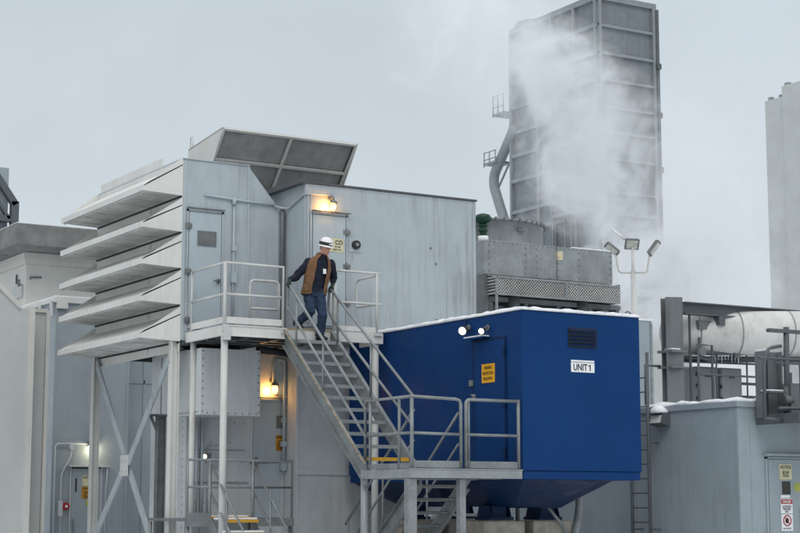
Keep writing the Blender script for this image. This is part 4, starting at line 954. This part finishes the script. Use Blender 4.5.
for i, (x, lab) in enumerate(((22.23, 'grey electrical cabinet under the insulated pipe, nearer the H column'), (22.86, 'grey electrical cabinet under the insulated pipe, farther from the H column'))):
    c = thing('electrical_cabinet', (x + .27, 26.0, 3.55), lab, 'cabinet', 'cabinets on the shed roof')
    MB().box(x, x + .57, 25.75, 26.3, 3.6, 4.38).build('body', 'cab', c, bevel=.01)
    MB().box(x + .02, x + .55, 25.735, 25.75, 3.63, 4.35).build('door', 'cab', c, bevel=.006)
    MB().box(x + .22, x + .36, 25.72, 25.734, 4.18, 4.22).build('handle', 'black', c)
    m = MB()
    for z in (3.75, 4.0, 4.22): m.box(x - .02, x + .02, 25.715, 25.745, z - .03, z + .03)
    m.build('hinge', 'black', c)
rr_ = thing('guardrail', (22, 25.4, 3.5), 'dark pipe guardrail in front of the grey cabinets on the shed roof', 'guardrail')
m = MB(); m.tube([(21.65, 25.0, 3.5), (21.65, 25.0, 4.72), (22.0, 25.0, 4.72), (22.0, 25.0, 3.5)], .028); m.tube([(21.65, 25.0, 4.15), (23.8, 25.0, 4.15)], .022)
m.tube([(21.3, 24.6, 3.5), (21.3, 24.6, 4.5)], .02); m.tube([(21.0, 25.35, 4.3), (20.62, 25.35, 4.3), (20.62, 25.35, 3.5)], .025); m.build('rails', 'steel', rr_)
r2 = thing('guardrail', (23.9, 26.4, 3.5), 'low dark guardrail right of the cabinets on the shed roof', 'guardrail')
m = MB(); m.tube([(23.55, 26.2, 3.5), (23.55, 26.2, 4.4)], .03); m.tube([(25.2, 26.2, 3.5), (25.2, 26.2, 4.4)], .03)
for z in (3.85, 4.12): m.tube([(23.55, 26.2, z), (25.2, 26.2, z)], .03)
m.build('rails', 'steel', r2)
o = thing('pipe_rack', (22.6, 25.1, 3.55), 'cluster of thin grey pipes and valves hung below the insulated pipe', 'pipes')
m = MB()
for z, y, r in ((4.52, 25.55, .035), (4.62, 25.45, .025), (4.44, 25.6, .02)): m.tube([(21.6, y, z), (24.2, y - .25, z + .01)], r)
for x in (21.85, 22.5, 23.3): m.tube([(x, 25.45, 4.62), (x, 25.45, 3.56)], .018)
m.tube([(21.95, 25.3, 4.9), (21.95, 25.3, 4.5), (22.3, 25.3, 4.45)], .03)
m.build('pipes', 'steel', o)
m = MB()
for x in (22.0, 22.9): m.cyl((x, 25.46, 4.62), (x, 25.3, 4.62), .05, n=10); m.cyl((x, 25.28, 4.62), (x, 25.26, 4.62), .09, n=14)
m.build('valve_wheels', 'galvdark', o)
# access platform at the right edge
ap = thing('access_platform', (22, 22.7, 3.1), 'dark steel access platform with pipe railings hung on the shed front', 'platform')
MB().box(20.95, 24.5, 21.6, SY - .05, 3.12, 3.17).box(20.93, 24.5, 21.58, 21.6, 3.06, 3.24).box(20.93, 20.96, 21.6, SY - .05, 3.06, 3.24).build('deck', 'steel', ap)
m = MB(); m.beam((21.12, 22.5, 3.175), (21.12, 22.5, 4.36), .42, .26, .035, up=(1, 0, 0)); m.build('column', 'weld', ap)
MB().box(20.92, 20.96, 22.36, 22.374, 3.2, 4.36).build('black_strip', 'black', ap)  # black strip along the front of the column's left flange
m = MB(); m.box(20.75, 21.16, 22.1, 22.36, 3.60, 3.63); m.build('bracket_shelf', 'steel', ap)
m = MB(); m.box(20.76, 21.1, 22.12, 22.34, 3.632, 3.66); m.box(20.93, 21.1, 22.38, 22.62, 4.362, 4.40); m.box(21.3, 24, 21.66, 21.74, 3.36, 3.385); m.build('snow_cover', 'snow', ap, bevel=.01)
m = MB(); m.tube(bend([(20.52, 22.0, 3.11), (20.54, 22.0, 4.10), (20.62, 22.0, 4.36), (20.95, 22.0, 4.42)], .2), .032)
m.tube([(20.42, 22.0, 4.19), (24, 22.0, 4.22)], .026); m.tube([(20.8, 22.0, 4.12), (24, 22.0, 4.14)], .02)
m.tube([(21.09, 22.0, 4.76), (21.06, 22.0, 3.72)], .05); m.box(20.66, 24.0, 21.95, 22.05, 4.655, 4.715)
m.tube([(20.85, 22.0, 3.33), (24.0, 22.0, 3.36)], .03); m.tube([(21.4, 22.0, 4.2), (21.4, 22.0, 3.3)], .028); m.tube([(20.5, 22.0, 3.14), (20.95, 22.0, 3.12)], .03)
m.tube([(22.4, 22.0, 4.76), (22.4, 22.0, 3.2)], .04); m.build('railing', 'steel', ap)
m = MB(); m.box(21.4, 24, 22.25, 22.6, 3.2, 3.80); m.cyl((21.36, 22.35, 3.78), (21.36, 22.35, 3.3), .06); m.cyl((21.25, 22.3, 3.5), (21.45, 22.3, 3.5), .08)
m.build('valve_box', 'weld', ap)
# grey building behind the shed roof
gb_ = thing('building', (24.5, 31, 0), 'plain grey metal building with snow on its roof beyond the steel column', 'building')
MB().box(21.6, 24.3, 29.62, 34, 0, 5.75).build('walls', 'shed', gb_)
MB().box(21.58, 24.33, 29.6, 34, 5.752, 5.80).build('snow_cover', 'snow', gb_)
m = MB(); m.tube([(23.68 + .08 * math.cos(k * PI / 6), 29.68, 5.86 + .08 * math.sin(k * PI / 6)) for k in range(13)], .02, 6); m.build('lifting_lug', 'galvdark', gb_)
m = MB(); m.box(23.0, 23.02, 29.61, 29.619, 3.5, 5.7); m.box(24.25, 24.31, 29.60, 29.619, 3.5, 5.7); m.build('panel_seams', 'seam', gb_)

# ================================================================== WORKER
pr_ = thing('person', (14.12, 26.72, 4.55), 'worker in white hard hat and brown vest gripping both stair handrails', 'person')
f2 = V((.04, -.999, 0)).normalized(); r2_ = V((-.999, -.04, 0)).normalized()
def ring(c, a, b, tilt=0, n=20, f=None, r=None, a0=0, a1=2 * PI, closed=True):
    c = V(c); f = f or f2; r = r or r2_
    k = n if closed else n + 1
    return [c + r * a * math.cos(a0 + (a1 - a0) * j / n) + f * b * math.sin(a0 + (a1 - a0) * j / n) + V((0, 0, tilt * math.sin(a0 + (a1 - a0) * j / n))) for j in range(k)]
pel = V((14.17, 26.74, 5.46)); che = V((14.24, 26.70, 5.86)); nek = V((14.29, 26.67, 6.12))
shR, shL = V((14.055, 26.74, 5.985)), V((14.47, 26.64, 5.975))
elR, elL = V((13.845, 26.84, 5.70)), V((14.585, 26.76, 5.73))
def railp(x, y): return V((x, y, zu(y, H_)))
haR, haL = railp(XL, 26.62) + V((.0, 0, .035)), V((XR, 26.74, zr(26.74) + .04))
wrR, wrL = haR + V((.03, .07, .07)), haL + V((.03, .01, .09))
hipR, hipL = V((14.08, 26.76, 5.42)), V((14.26, 26.71, 5.42))
knR, knL = V((14.045, 26.62, 5.08)), V((14.26, 26.57, 5.03))
anR, anL = V((13.92, 26.93, 4.88)), V((14.25, 26.66, 4.64))
hd_c = V((14.345, 26.63, 6.262)); HS = 1.1
# body: one continuous skin surface under the clothes
m = MB()
m.loft([ring(pel, .13, .09), ring(pel.lerp(che, .5), .12, .085), ring(che, .15, .095), ring((14.25, 26.68, 6.0), .13, .08), ring((14.27, 26.67, 6.06), .06, .06), ring(nek + V((0, 0, .03)), .054, .056), ring((14.31, 26.655, 6.19), .05, .055)])
for a, b, c, s in ((shR, elR, wrR, 1), (shL, elL, wrL, 1)): m.tube([a.lerp(che, .3), a, a.lerp(b, .5), b, b.lerp(c, .5), c], [.05, .05, .043, .036, .033, .026], 12)
for a, b, c in ((hipR, knR, anR), (hipL, knL, anL)): m.tube([a + V((0, 0, .05)), a.lerp(b, .5), b, b.lerp(c, .4), c], [.075, .068, .05, .048, .034], 12)
hf = V((.16, -.95, -.27)).normalized(); hr = V((0, 0, 1)).cross(hf).normalized() * -1; hu = hr.cross(hf); hu = hu if hu.z > 0 else -hu
H3 = Matrix((hr, hf, hu)).transposed()
def hp_(a, b, c): return hd_c + (hr * a + hf * b + hu * c) * HS
def hring(cy, cz, a, b): return [hd_c + (hr * a * math.cos(t) + hf * (cy + b * math.sin(t)) + hu * cz) * HS for t in [2 * PI * k / 20 for k in range(20)]]
m.loft([hring(.035, -.125, .02, .025), hring(.03, -.115, .045, .05), hring(.012, -.08, .062, .078), hring(.0, -.04, .07, .09), hring(-.005, .0, .074, .096), hring(-.008, .05, .075, .098), hring(-.01, .09, .062, .08), hring(-.01, .115, .03, .04)])
m.loft([[hp_(-.008, .085, .01), hp_(.008, .085, .01), hp_(.006, .07, .0), hp_(-.006, .07, .0)], [hp_(-.018, .09, -.045), hp_(.018, .09, -.045), hp_(.012, .07, -.05), hp_(-.012, .07, -.05)]][::-1])
m.loft([[hp_(-.006, .09, .012), hp_(.006, .09, .012), hp_(.008, .07, .0), hp_(-.008, .07, 0)], [hp_(-.009, .118, -.03), hp_(.009, .118, -.03), hp_(.012, .075, -.03), hp_(-.012, .075, -.03)], [hp_(-.014, .105, -.045), hp_(.014, .105, -.045), hp_(.014, .07, -.05), hp_(-.014, .07, -.05)]])
for s in (-1, 1): m.ball(hp_(s * .077, -.01, -.02), .012, .02, .032, M3=H3); m.ball(hp_(s * .032, .08, .018), .03, .012, .01, M3=H3)
m.ball(hp_(0, .088, -.075), .026, .014, .016, M3=H3); m.ball(hp_(0, .072, -.11), .024, .022, .018, M3=H3)
m.build('body', 'skin', pr_, remesh=.008, smooth_it=3)
m = MB()
for s in (-1, 1): m.ball(hp_(s * .032, .086, .0), .011, .006, .007, M3=H3)
m.build('eyes', 'eye', pr_)
MB().ball(hp_(0, .1, -.076), .02, .005, .005, M3=H3).build('lips', 'lips', pr_)
m = MB(); m.loft([hring(-.022, -.045, .072, .078), hring(-.02, .0, .078, .086), hring(-.016, .05, .08, .092)]); m.build('hair', 'hair', pr_)
# hard hat
hh = MB(); rings = []
for a, b, c in ((.098, .122, .035), (.1, .124, .06), (.098, .12, .09), (.088, .108, .125), (.065, .08, .152), (.03, .04, .166), (.005, .006, .169)):
    rings.append([hp_(a * math.cos(t), -.006 + b * math.sin(t), c) for t in [2 * PI * k / 28 for k in range(28)]])
hh.loft(rings)
for s in (-.03, 0, .03): hh.tube([hp_(s, .09, .125), hp_(s, .03, .162), hp_(s, -.05, .16), hp_(s, -.105, .11)], .009, 6)
hat = hh.build('hard_hat', 'hat', pr_)
m = MB(); rr3 = []
for e, c in ((1., .032), (1.16, .026), (1.18, .03), (1., .042)):
    rr3.append([hp_(.1 * e * math.cos(t), -.006 + (.124 * e + (.03 if math.sin(t) > 0 else 0) * max(0, math.sin(t)) * (e > 1.1)) * math.sin(t), c - (.012 if e > 1.1 else 0)) for t in [2 * PI * k / 28 for k in range(28)]])
m.loft(rr3, cap=False); m.build('brim', 'hat', hat)
m = MB()
m.loft([[hp_(a * math.cos(t), -.006 + b * math.sin(t), c) for t in [2 * PI * k / 28 for k in range(28)]] for a, b, c in ((.104, .128, .042), (.106, .13, .046), (.105, .128, .092), (.1, .122, .094))], cap=False)
m.build('strap', 'black', hat)
m = MB(); c = hp_(-.02, .135, .07); m.ball(c, .03, .02, .02, M3=H3); 
for k in range(6):
    t = PI * (.45 + .2 * k); m.ball(hp_(.107 * math.cos(t), -.006 + .131 * math.sin(t), .068), .017, .017, .012)
m.build('headlamp', 'paper', hat)
# shirt: torso and sleeves in one
m = MB()
m.loft([ring(pel + V((0, 0, -.02)), .185, .14), ring(pel.lerp(che, .5), .185, .145), ring(che, .205, .145), ring((14.26, 26.695, 5.98), .20, .12), ring((14.275, 26.69, 6.045), .14, .095), ring((14.285, 26.68, 6.09), .085, .08), ring((14.295, 26.675, 6.14), .07, .072)])
for a, b, c in ((shR, elR, wrR), (shL, elL, wrL)):
    m.ball(a, .082); m.tube([a.lerp(che, .4), a + V((0, 0, -.01)), a.lerp(b, .5), b, b.lerp(c, .5), c], [.08, .085, .078, .07, .062, .05], 14)
sh_ = m.build('shirt', 'navy', pr_, remesh=.010, smooth_it=4)
def wrinkle(o, sc, amt):
    tx = bpy.data.textures.new('folds', 'CLOUDS'); tx.noise_scale = sc; tx.noise_depth = 2
    k = o.modifiers.new('folds', 'DISPLACE'); k.texture = tx; k.strength = amt; k.mid_level = .5; k.texture_coords = 'LOCAL'
wrinkle(sh_, .09, .03)
# vest open at the front
m = MB(); vr = []
for c, a, b, g0, g1 in ((pel + V((0, 0, -.07)), .235, .19, 112, 415), (pel + V((.005, 0, .04)), .23, .185, 114, 414), (pel.lerp(che, .5), .228, .182, 114, 414), (che + V((0, 0, -.03)), .24, .185, 113, 416), (che + V((.008, 0, .06)), .238, .178, 113, 418),
    ((14.255, 26.695, 5.985), .232, .155, 116, 416), ((14.268, 26.69, 6.04), .19, .13, 118, 418), ((14.28, 26.685, 6.085), .13, .11, 120, 420), ((14.29, 26.68, 6.12), .098, .1, 122, 420), ((14.295, 26.675, 6.165), .092, .096, 124, 418)):
    vr.append(ring(c, a, b, n=40, a0=math.radians(g0), a1=math.radians(g1), closed=False))
m.loft(vr, cap=False, closed=False); vs = m.build('vest', 'vest', pr_, solid=.02)
k = vs.modifiers.new('sub', 'SUBSURF'); k.levels = 2; k.render_levels = 2
wrinkle(vs, .11, .035)
m = MB()
for an in (140, 392):
    t = math.radians(an); c = pel + V((.0, 0, .05)); p = c + r2_ * .232 * math.cos(t) + f2 * .187 * math.sin(t); n3 = (r2_ * math.cos(t) * .8 + f2 * math.sin(t)).normalized(); tg = V((0, 0, 1)).cross(n3)
    m.bar(p + n3 * .012 - tg * .06, p + n3 * .012 + tg * .06, .13, .014, up=(0, 0, 1))
m.build('vest_pocket', 'vest', vs, bevel=.005)
p = che + f2 * .165 + r2_ * -.03 + V((0, 0, -.05)); t3 = r2_
MB().hexa([p + t3 * a + f2 * b + V((0, 0, c)) for c in (-.045, .045) for a, b in ((-.032, 0), (.032, 0), (.032, .006), (-.032, .006))]).build('badge', 'paper', pr_)
p2 = nek + f2 * .085 + V((0, 0, -.04)); tb('lanyard', 'navy', pr_, [p + V((0, 0, .045)), p2 + r2_ * .03], .004, 5)
# trousers
m = MB(); m.loft([ring(pel + V((0, 0, .06)), .17, .13), ring(pel + V((0, 0, -.02)), .185, .14), ring(pel + V((0, 0, -.1)), .185, .135)])
for a, b, c in ((hipR, knR, anR), (hipL, knL, anL)):
    m.tube([a + V((0, 0, .06)), a.lerp(b, .35), a.lerp(b, .7), b, b.lerp(c, .35), b.lerp(c, .7), c + (b - c).normalized() * .0], [.105, .104, .094, .086, .083, .08, .084], 14)
tr_ = m.build('trousers', 'jeans', pr_, remesh=.011, smooth_it=4)
wrinkle(tr_, .10, .035)
# boots
def boot(an, toe, heel_z, name='boot'):
    fw = (toe - an); fw.z = 0; fw.normalize(); sd = V((-fw.y, fw.x, 0)); m = MB()
    sole = heel_z
    def rg(t, w, zt): c = an + fw * t; zb = sole(t); return [V((c.x, c.y, 0)) + sd * w * math.cos(a) + V((0, 0, zb + zt * .5 + zt * .5 * math.sin(a))) for a in [2 * PI * k / 14 for k in range(14)]]
    m.loft([rg(-.08, .022, .06), rg(-.07, .036, .1), rg(-.03, .04, .14), rg(.03, .04, .13), rg(.09, .046, .095), rg(.15, .05, .075), rg(.19, .042, .06), rg(.21, .02, .035)])
    m.tube([an + V((0, 0, -.03)), an + V((0, 0, .08))], [.05, .056], 14)
    m.build(name, 'boot', pr_, remesh=.010, smooth_it=2)
boot(anL, anL + V((.06, -.3, 0)), lambda t: 4.562)
boot(anR, anR + V((.02, -.3, 0)), lambda t: 4.775 + max(0, (.12 - t)) * .38)
# gloved hands closed round the rails
rd = V((0, -.25, -.2133)).normalized()
def hand(c, wr, sx):
    m = MB(); up = V((1, 0, 0)).cross(rd); up = up if up.z > 0 else -up; sd = V((1, 0, 0)) * sx
    c = c - V((0, 0, 0)); rail_c = c - up * .035
    m.loft([[c + rd * (a * .04) * 1 + sd * (x) + up * z for a, x, z in ((-1, -.012, .0), (1, -.012, .0), (1, -.012, .022), (-1, -.012, .026))], [c + rd * (a * .042) + sd * x + up * z for a, x, z in ((-1, .03, -.002), (1, .03, -.002), (1, .03, .02), (-1, .03, .022))]])
    for k in range(4):
        o = rd * (-.033 + .022 * k); pts = []
        l = (5, 6, 6, 5)[k]
        for j in range(l): an = math.radians(55 - j * 40); pts.append(rail_c + o + (sd * math.cos(an) + up * math.sin(an)) * (.025 + .012))
        m.tube(pts, [.0115, .0115, .011, .0105, .01, .009][:l], 8)
    pts = [rail_c + rd * .035 * (-1) + (sd * math.cos(a) + up * math.sin(a)) * .037 - rd * (b) for a, b in ((math.radians(110), 0), (math.radians(150), -.012), (math.radians(195), -.024))]
    m.tube(pts, [.014, .013, .01], 8)
    m.tube([c + sd * .008 + up * .012, (c + wr) * .5 + up * .008, wr], [.026, .03, .036], 12)
    m.build('glove', 'glove', pr_, remesh=.006, smooth_it=1)
hand(haR, wrR, -1); hand(haL, wrL, 1)

# ================================================================== STEAM
PLUMES = [  # centre, radii, weight
    ((48.1, 62.8, 16.8), (2.2, 3.4, 2.8), .85), ((46.9, 63.0, 19.4), (2.5, 3.5, 2.7), .9), ((45.3, 63.6, 22.0), (2.9, 3.5, 2.9), 1.),
    ((49.3, 61.8, 18.8), (2.3, 3.4, 2.6), .62), ((49.9, 62.0, 14.6), (2.7, 3.5, 2.4), .7), ((51.8, 61.0, 12.2), (3.4, 4., 3.0), .85),
    ((52.8, 60.0, 16.4), (3.0, 3.6, 4.6), .6), ((53.0, 60.5, 11.4), (3.4, 3.6, 3.0), .6), ((43.0, 65.0, 24.5), (4.4, 3.6, 4.0), .6), ((48.6, 60.6, 12.2), (2.5, 3.4, 1.9), .85)]
def steam():
    m = MB().box(36, 60, 55, 71, 6.0, 32.0).build('steam_plume', 'snow')
    tag(m, 'white steam drifting up in front of the boiler tower', 'steam', kind='stuff')
    mt = bpy.data.materials.new('steam'); mt.use_nodes = True; n = mt.node_tree; n.nodes.clear()
    out = N(n, 'ShaderNodeOutputMaterial'); pv = N(n, 'ShaderNodeVolumePrincipled'); n.links.new(pv.outputs[0], out.inputs['Volume'])
    pv.inputs['Color'].default_value = (.93, .945, .96, 1); pv.inputs['Anisotropy'].default_value = .1
    g = N(n, 'ShaderNodeNewGeometry'); co = g.outputs['Position']
    wn = N(n, 'ShaderNodeTexNoise'); wn.inputs['Scale'].default_value = .16; wn.inputs['Detail'].default_value = 2; n.links.new(co, wn.inputs['Vector'])
    wv = N(n, 'ShaderNodeVectorMath', operation='MULTIPLY_ADD'); n.links.new(wn.outputs['Color'], wv.inputs[0]); wv.inputs[1].default_value = (6, 6, 6)
    sb = N(n, 'ShaderNodeVectorMath', operation='ADD'); n.links.new(co, sb.inputs[0]); sb.inputs[1].default_value = (-3, -3, -3); n.links.new(sb.outputs[0], wv.inputs[2])
    tot = None
    for c, r, w in PLUMES:
        s = N(n, 'ShaderNodeVectorMath', operation='SUBTRACT'); n.links.new(wv.outputs[0], s.inputs[0]); s.inputs[1].default_value = c
        dv = N(n, 'ShaderNodeVectorMath', operation='DIVIDE'); n.links.new(s.outputs[0], dv.inputs[0]); dv.inputs[1].default_value = r
        ln = N(n, 'ShaderNodeVectorMath', operation='LENGTH'); n.links.new(dv.outputs[0], ln.inputs[0])
        mr = N(n, 'ShaderNodeMapRange', interpolation_type='SMOOTHSTEP'); mr.inputs[1].default_value = 1.3; mr.inputs[2].default_value = .1; mr.inputs[3].default_value = 0; mr.inputs[4].default_value = w
        n.links.new(ln.outputs['Value'], mr.inputs[0])
        if tot is None: tot = mr.outputs[0]
        else:
            a = N(n, 'ShaderNodeMath', operation='ADD'); n.links.new(tot, a.inputs[0]); n.links.new(mr.outputs[0], a.inputs[1]); tot = a.outputs[0]
    nz = noise(n, wv.outputs[0], .8, (1, 1, .85), detail=8, rough=.6, lo=.32, hi=.68)
    a = N(n, 'ShaderNodeMath', operation='MULTIPLY_ADD'); n.links.new(nz, a.inputs[0]); a.inputs[1].default_value = 1.7; a.inputs[2].default_value = -1.22
    b2 = N(n, 'ShaderNodeMath', operation='MULTIPLY_ADD'); n.links.new(tot, b2.inputs[0]); b2.inputs[1].default_value = 1.0; n.links.new(a.outputs[0], b2.inputs[2])
    gt = N(n, 'ShaderNodeMath', operation='MINIMUM'); n.links.new(b2.outputs[0], gt.inputs[0]); n.links.new(tot, gt.inputs[1])
    cl = N(n, 'ShaderNodeClamp'); n.links.new(gt.outputs[0], cl.inputs[0])
    veil = scl(n, tot, .10)
    sm = N(n, 'ShaderNodeMath', operation='MULTIPLY_ADD'); n.links.new(cl.outputs[0], sm.inputs[0]); sm.inputs[1].default_value = .8; n.links.new(veil, sm.inputs[2])
    d_ = sm.outputs[0]
    n.links.new(d_, pv.inputs['Density'])
    m.data.materials.clear(); m.data.materials.append(mt)
    return m
steam()

# ================================================================== LIGHT, SKY, CAMERA
SUN_EL, SUN_AZ = 48, 205     # azimuth clockwise from +Y
w = bpy.data.worlds.new('World'); S.world = w; w.use_nodes = True; n = w.node_tree
bg = n.nodes['Background']; out = n.nodes['World Output']
sky = N(n, 'ShaderNodeTexSky'); sky.sky_type = 'NISHITA'; sky.sun_disc = False; sky.sun_elevation = math.radians(SUN_EL); sky.sun_rotation = math.radians(SUN_AZ)
sky.air_density = 1.; sky.dust_density = 4.
tc = N(n, 'ShaderNodeTexCoord'); sp = N(n, 'ShaderNodeSeparateXYZ'); n.links.new(tc.outputs['Generated'], sp.inputs[0])
# overcast layer: brighter towards the zenith, faintly mottled
rp = N(n, 'ShaderNodeValToRGB'); cr = rp.color_ramp
cr.elements[0].position = 0.; cr.elements[0].color = (7.3, 7.9, 8.35, 1)
cr.elements[1].position = 1.; cr.elements[1].color = (12.5, 13.0, 13.4, 1)
e = cr.elements.new(.10); e.color = (6.8, 7.45, 7.95, 1)
e = cr.elements.new(.28); e.color = (6.0, 6.7, 7.25, 1)
e = cr.elements.new(.45); e.color = (8.0, 8.6, 9.1, 1)
n.links.new(sp.outputs['Z'], rp.inputs[0])
cn_ = N(n, 'ShaderNodeTexNoise'); cn_.inputs['Scale'].default_value = 5.; cn_.inputs['Detail'].default_value = 4; n.links.new(tc.outputs['Generated'], cn_.inputs['Vector'])
mr = N(n, 'ShaderNodeMapRange'); mr.inputs[1].default_value = .3; mr.inputs[2].default_value = .7; mr.inputs[3].default_value = .91; mr.inputs[4].default_value = 1.06; n.links.new(cn_.outputs['Fac'], mr.inputs[0])
vm = N(n, 'ShaderNodeVectorMath', operation='SCALE'); n.links.new(rp.outputs[0], vm.inputs[0]); n.links.new(mr.outputs[0], vm.inputs['Scale'])
n.links.new(mixc(n, .92, sky.outputs[0], vm.outputs[0]), bg.inputs['Color'])
bg.inputs['Strength'].default_value = .1
sl = bpy.data.lights.new('sun', 'SUN'); sl.energy = .7; sl.angle = math.radians(25); sl.color = (1, .97, .93)
so = bpy.data.objects.new('sun', sl); COL.objects.link(so)
az, el = math.radians(SUN_AZ), math.radians(SUN_EL)
dirv = V((math.sin(az) * math.cos(el), math.cos(az) * math.cos(el), math.sin(el)))
so.rotation_euler = (-dirv).to_track_quat('-Z', 'Y').to_euler(); so.location = dirv * 50

cd = bpy.data.cameras.new('camera'); cam = bpy.data.objects.new('camera', cd); COL.objects.link(cam); S.camera = cam
cd.sensor_width = 36; cd.lens = 1690 / 800 * 36; cd.clip_start = .5; cd.clip_end = 3000
yaw, pitch = math.radians(30.86), math.atan(238.5 / 1690)
cam.location = (0, 0, 1.65); cam.rotation_euler = (PI / 2 + pitch, 0, -yaw)
S.view_settings.view_transform = 'Standard'; S.view_settings.look = 'None'; S.view_settings.exposure = .04; S.view_settings.gamma = 1
S.view_settings.use_curve_mapping = False
S.render.engine = 'CYCLES'
c = S.cycles; c.max_bounces = 8; c.diffuse_bounces = 4; c.volume_bounces = 3; c.volume_step_rate = 1.5; c.volume_max_steps = 128; c.use_denoising = True
S.render.resolution_x = 1024; S.render.resolution_y = 682
